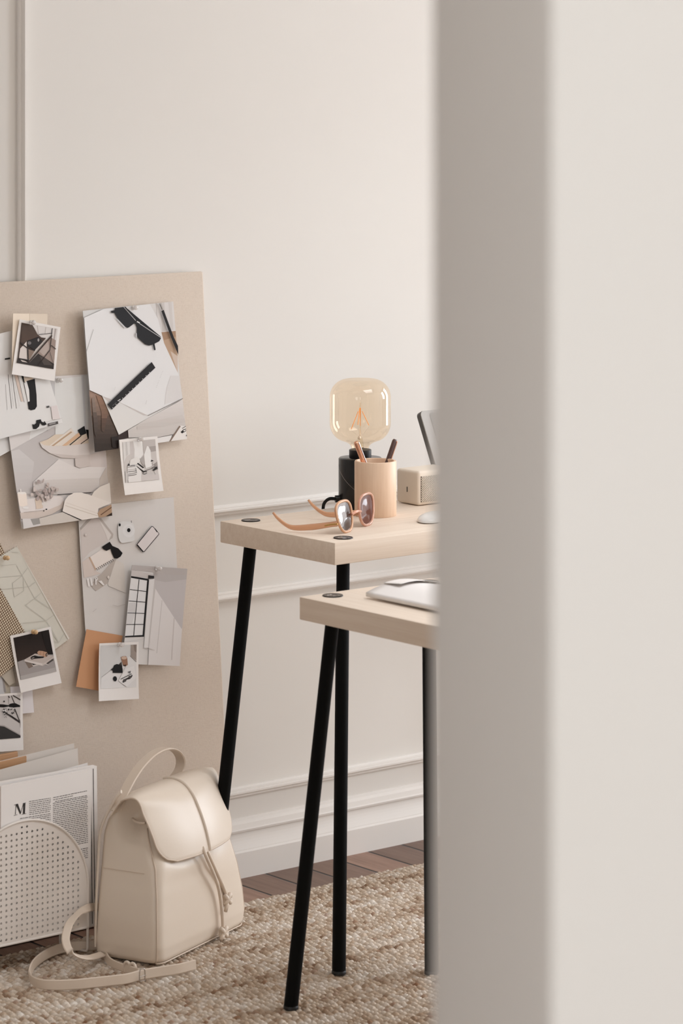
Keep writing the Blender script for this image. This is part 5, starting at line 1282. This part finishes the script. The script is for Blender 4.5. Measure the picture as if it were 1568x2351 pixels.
    md = fl.modifiers.new('thick', 'SOLIDIFY'); md.thickness = 0.0028; md.offset = 0.0
    md = fl.modifiers.new('bevel', 'BEVEL'); md.width = 0.0008; md.segments = 2
    def flapn(i, a, up=0.002):
        p = flap(i, a); p1 = flap(min(i + 1, NS), a); p0 = flap(max(i - 1, 0), a); t_ = (p1 - p0).normalized(); w = (flap(i, min(1, a + 0.05)) - flap(i, a - 0.05)).normalized()
        nn = w.cross(t_).normalized()
        if nn.dot(V((0, 0, 1)) - eq) < 0: nn = -nn
        return p + nn * up
    ring = [flapn(i, -1, 0) for i in range(8, NS + 1)] + [flapn(NS, a, 0) for a in np.linspace(-0.9, 0.9, 19)] + [flapn(i, 1, 0) for i in range(NS, 7, -1)]
    tube('edge_binding', ring, 0.0018, M['leather_edge'], fl, 8)
    ii = list(range(10, NS + 1)); tube('welt', [flapn(i, 0.0, 0.0022) for i in ii], 0.0032, M['leather'], fl, 10)
    tube('welt_seam', [flapn(i, 0.030, 0.0016) for i in ii], 0.0009, M['leather_edge'], fl, 6)
    # carrying handle
    hp = []
    for px, py in ((266, 1862), (283, 1824), (303, 1786), (325, 1755), (352, 1730), (380, 1718.5), (402, 1724), (414, 1742), (413, 1763), (403, 1780), (392, 1796)):
        u, z = onq(px, py, 0.108); hp.append(P(u, 0.108, z))
    ribbon('handle', hp, [eq] * len(hp), 0.021, 0.0036, M['leather_strap'], r)
    # drawstring with knots
    def cord(pts, q, name='drawstring'):
        out = []
        for px, py, dq in pts: u, z = onq(px, py, q + dq); out.append(P(u, q + dq, z))
        tube(name, out, 0.0033, M['leather_strap'], r, 10, 6); return out
    c1 = cord([(466, 1944, 0.006), (474, 1968, -0.002), (490, 2005, -0.003), (502, 2040, -0.001), (509, 2085, 0.0), (512.5, 2132, 0.0)], -0.012)
    c2 = cord([(471, 1942, 0.006), (482, 1968, 0.0), (500, 2008, 0.002), (512, 2035, 0.004), (521, 2058, 0.005)], -0.010)
    def knot(c, s, tail):
        vs, fs = [], []; pts = []
        for k in range(25):
            a = 2 * PI * k / 12; pts.append(c + eu * (0.0080 * s * math.cos(a)) + V((0, 0, 0.0076 * s * math.sin(a * 1.5))) - eq * (0.004 * s * math.sin(a) + 0.001))
        d = tube_data(pts, 0.0042, 8); d2 = tube_data([c + V((0, 0, -0.001)), (c + tail) / 2 - eq * 0.002, tail], [0.0034, 0.0038, 0.0034], 8)
        mesh_obj('knot', d[0], d[1], M['leather_strap'], r, True); k = mesh_obj('cord_end', d2[0], d2[1], M['leather_edge'], r, True)
        return k
    u, z = onq(507, 2170, -0.016); knot(c1[-1] - V((0, 0, 0.006)), 1.0, P(u, -0.016, max(z, RUGZ + 0.004)))
    u, z = onq(517.5, 2093, -0.010); knot(c2[-1] - V((0, 0, 0.004)), 1.0, P(u, -0.010, z))
    c3 = []
    def onu(px, py, uu):
        p = hit(px, py, eu, V((b1.x, b1.y, 0)) + eu * uu); d = p - b1; return d.dot(eq), p.z
    for px, py, uu in ((304, 1880, 0.048), (312, 1886, 0.040), (322, 1889, 0.036), (334, 1889, 0.036)):
        q, z = onu(px, py, uu); c3.append(P(uu, q, z))
    tube('side_drawstring', c3, 0.0026, M['leather_strap'], r, 8, 5)
    q, z = onu(303, 1880, 0.046); 
    # shoulder straps: bands standing on edge on the rug
    g = RUGZ + 0.0005
    def band(pts, w=0.019):
        out = []
        for px, py, zz in pts:
            out.append(at_z(px, py, g + zz))
        return out
    bw = 0.0178
    s1 = band([(243, 2160, bw / 2), (226, 2168, bw / 2), (205, 2171, bw / 2), (170, 2172, bw / 2), (132, 2180, bw / 2), (100, 2195, bw / 2), (76, 2216, bw / 2), (68, 2240, bw / 2), (80, 2254, bw / 2), (108, 2261, bw / 2), (170, 2260, bw / 2), (240, 2253, bw / 2), (290, 2247, bw / 2), (325, 2238, bw / 2), (365, 2231, bw / 2), (410, 2224, bw / 2), (449, 2214.5, bw / 2)])
    st = ribbon('shoulder_strap', s1, [V((0, 0, 1)) + eq * 0.12] * len(s1), bw, 0.0034, M['leather_strap'], r)
    s2 = [P(0.02, 0.128, 0.018), at_z(250, 2206, g + 0.006), at_z(275, 2219, g + 0.007), at_z(298, 2226, g + 0.008), at_z(318, 2232, g + 0.009)]
    ribbon('strap_tail', s2, [V((0, 0, 1)) - eq * 0.5] * len(s2), 0.014, 0.0034, M['leather_strap'], r)
    # keeper loops and buckle
    for (px, py) in ((291, 2221), (304, 2224)):
        c = at_z(px, py, g + 0.010); pts = [c + eu * 0.0005 + (V((0, 0, 1)) * math.cos(a) * 0.0095 + eq * math.sin(a) * 0.006) for a in np.linspace(0, 2 * PI, 15)[:-1]]
        vs, fs = tube_data(pts, 0.0027, 8, False, True); mesh_obj('keeper_loop', vs, fs, M['leather_strap'], r, True)
    c = at_z(322, 2240, g + 0.010); pts = []
    for k in range(20):
        a = 2 * PI * k / 20; x = 0.0075 * math.copysign(abs(math.cos(a)) ** 0.5, math.cos(a)); y = 0.0125 * math.copysign(abs(math.sin(a)) ** 0.5, math.sin(a))
        pts.append(c + eu * x * 0.7 - eq * (0.004 + x * 0.3) + V((0, 0, max(y, -0.0085))))
    bk = tube('buckle', pts, 0.0011, M['steel'], r, 8, 0, True)
    tube('prong', [c + V((0, 0, 0)) - eq * 0.003 - eu * 0.006, c + eu * 0.008 - eq * 0.007], 0.001, M['steel'], bk, 8)
    # the other strap: loop rising from the rug at the left rear corner
    s3 = []
    for px, py, q in ((240, 2073, 0.150), (228, 2081, 0.152), (205, 2084, 0.150), (180, 2097, 0.145), (160, 2120, 0.138), (151, 2150, 0.128), (154, 2172, 0.112), (165, 2188, 0.098), (185, 2197, 0.094), (208, 2198, 0.100), (236, 2190, 0.116)):
        p = hit(px, py, eq, V((b1.x, b1.y, 0)) + eq * q); p.z = max(p.z, g + 0.004); s3.append(p)
    wd = [eq * 0.4 + V((0, 0, 1)) * 0.9] * 3 + [eq * 0.6 + eu * -0.5] * 4 + [eq * 0.9 + V((0, 0, 0.35))] * 4
    ribbon('shoulder_strap', s3, wd, 0.0145, 0.0034, M['leather_strap'], r)
backpack()
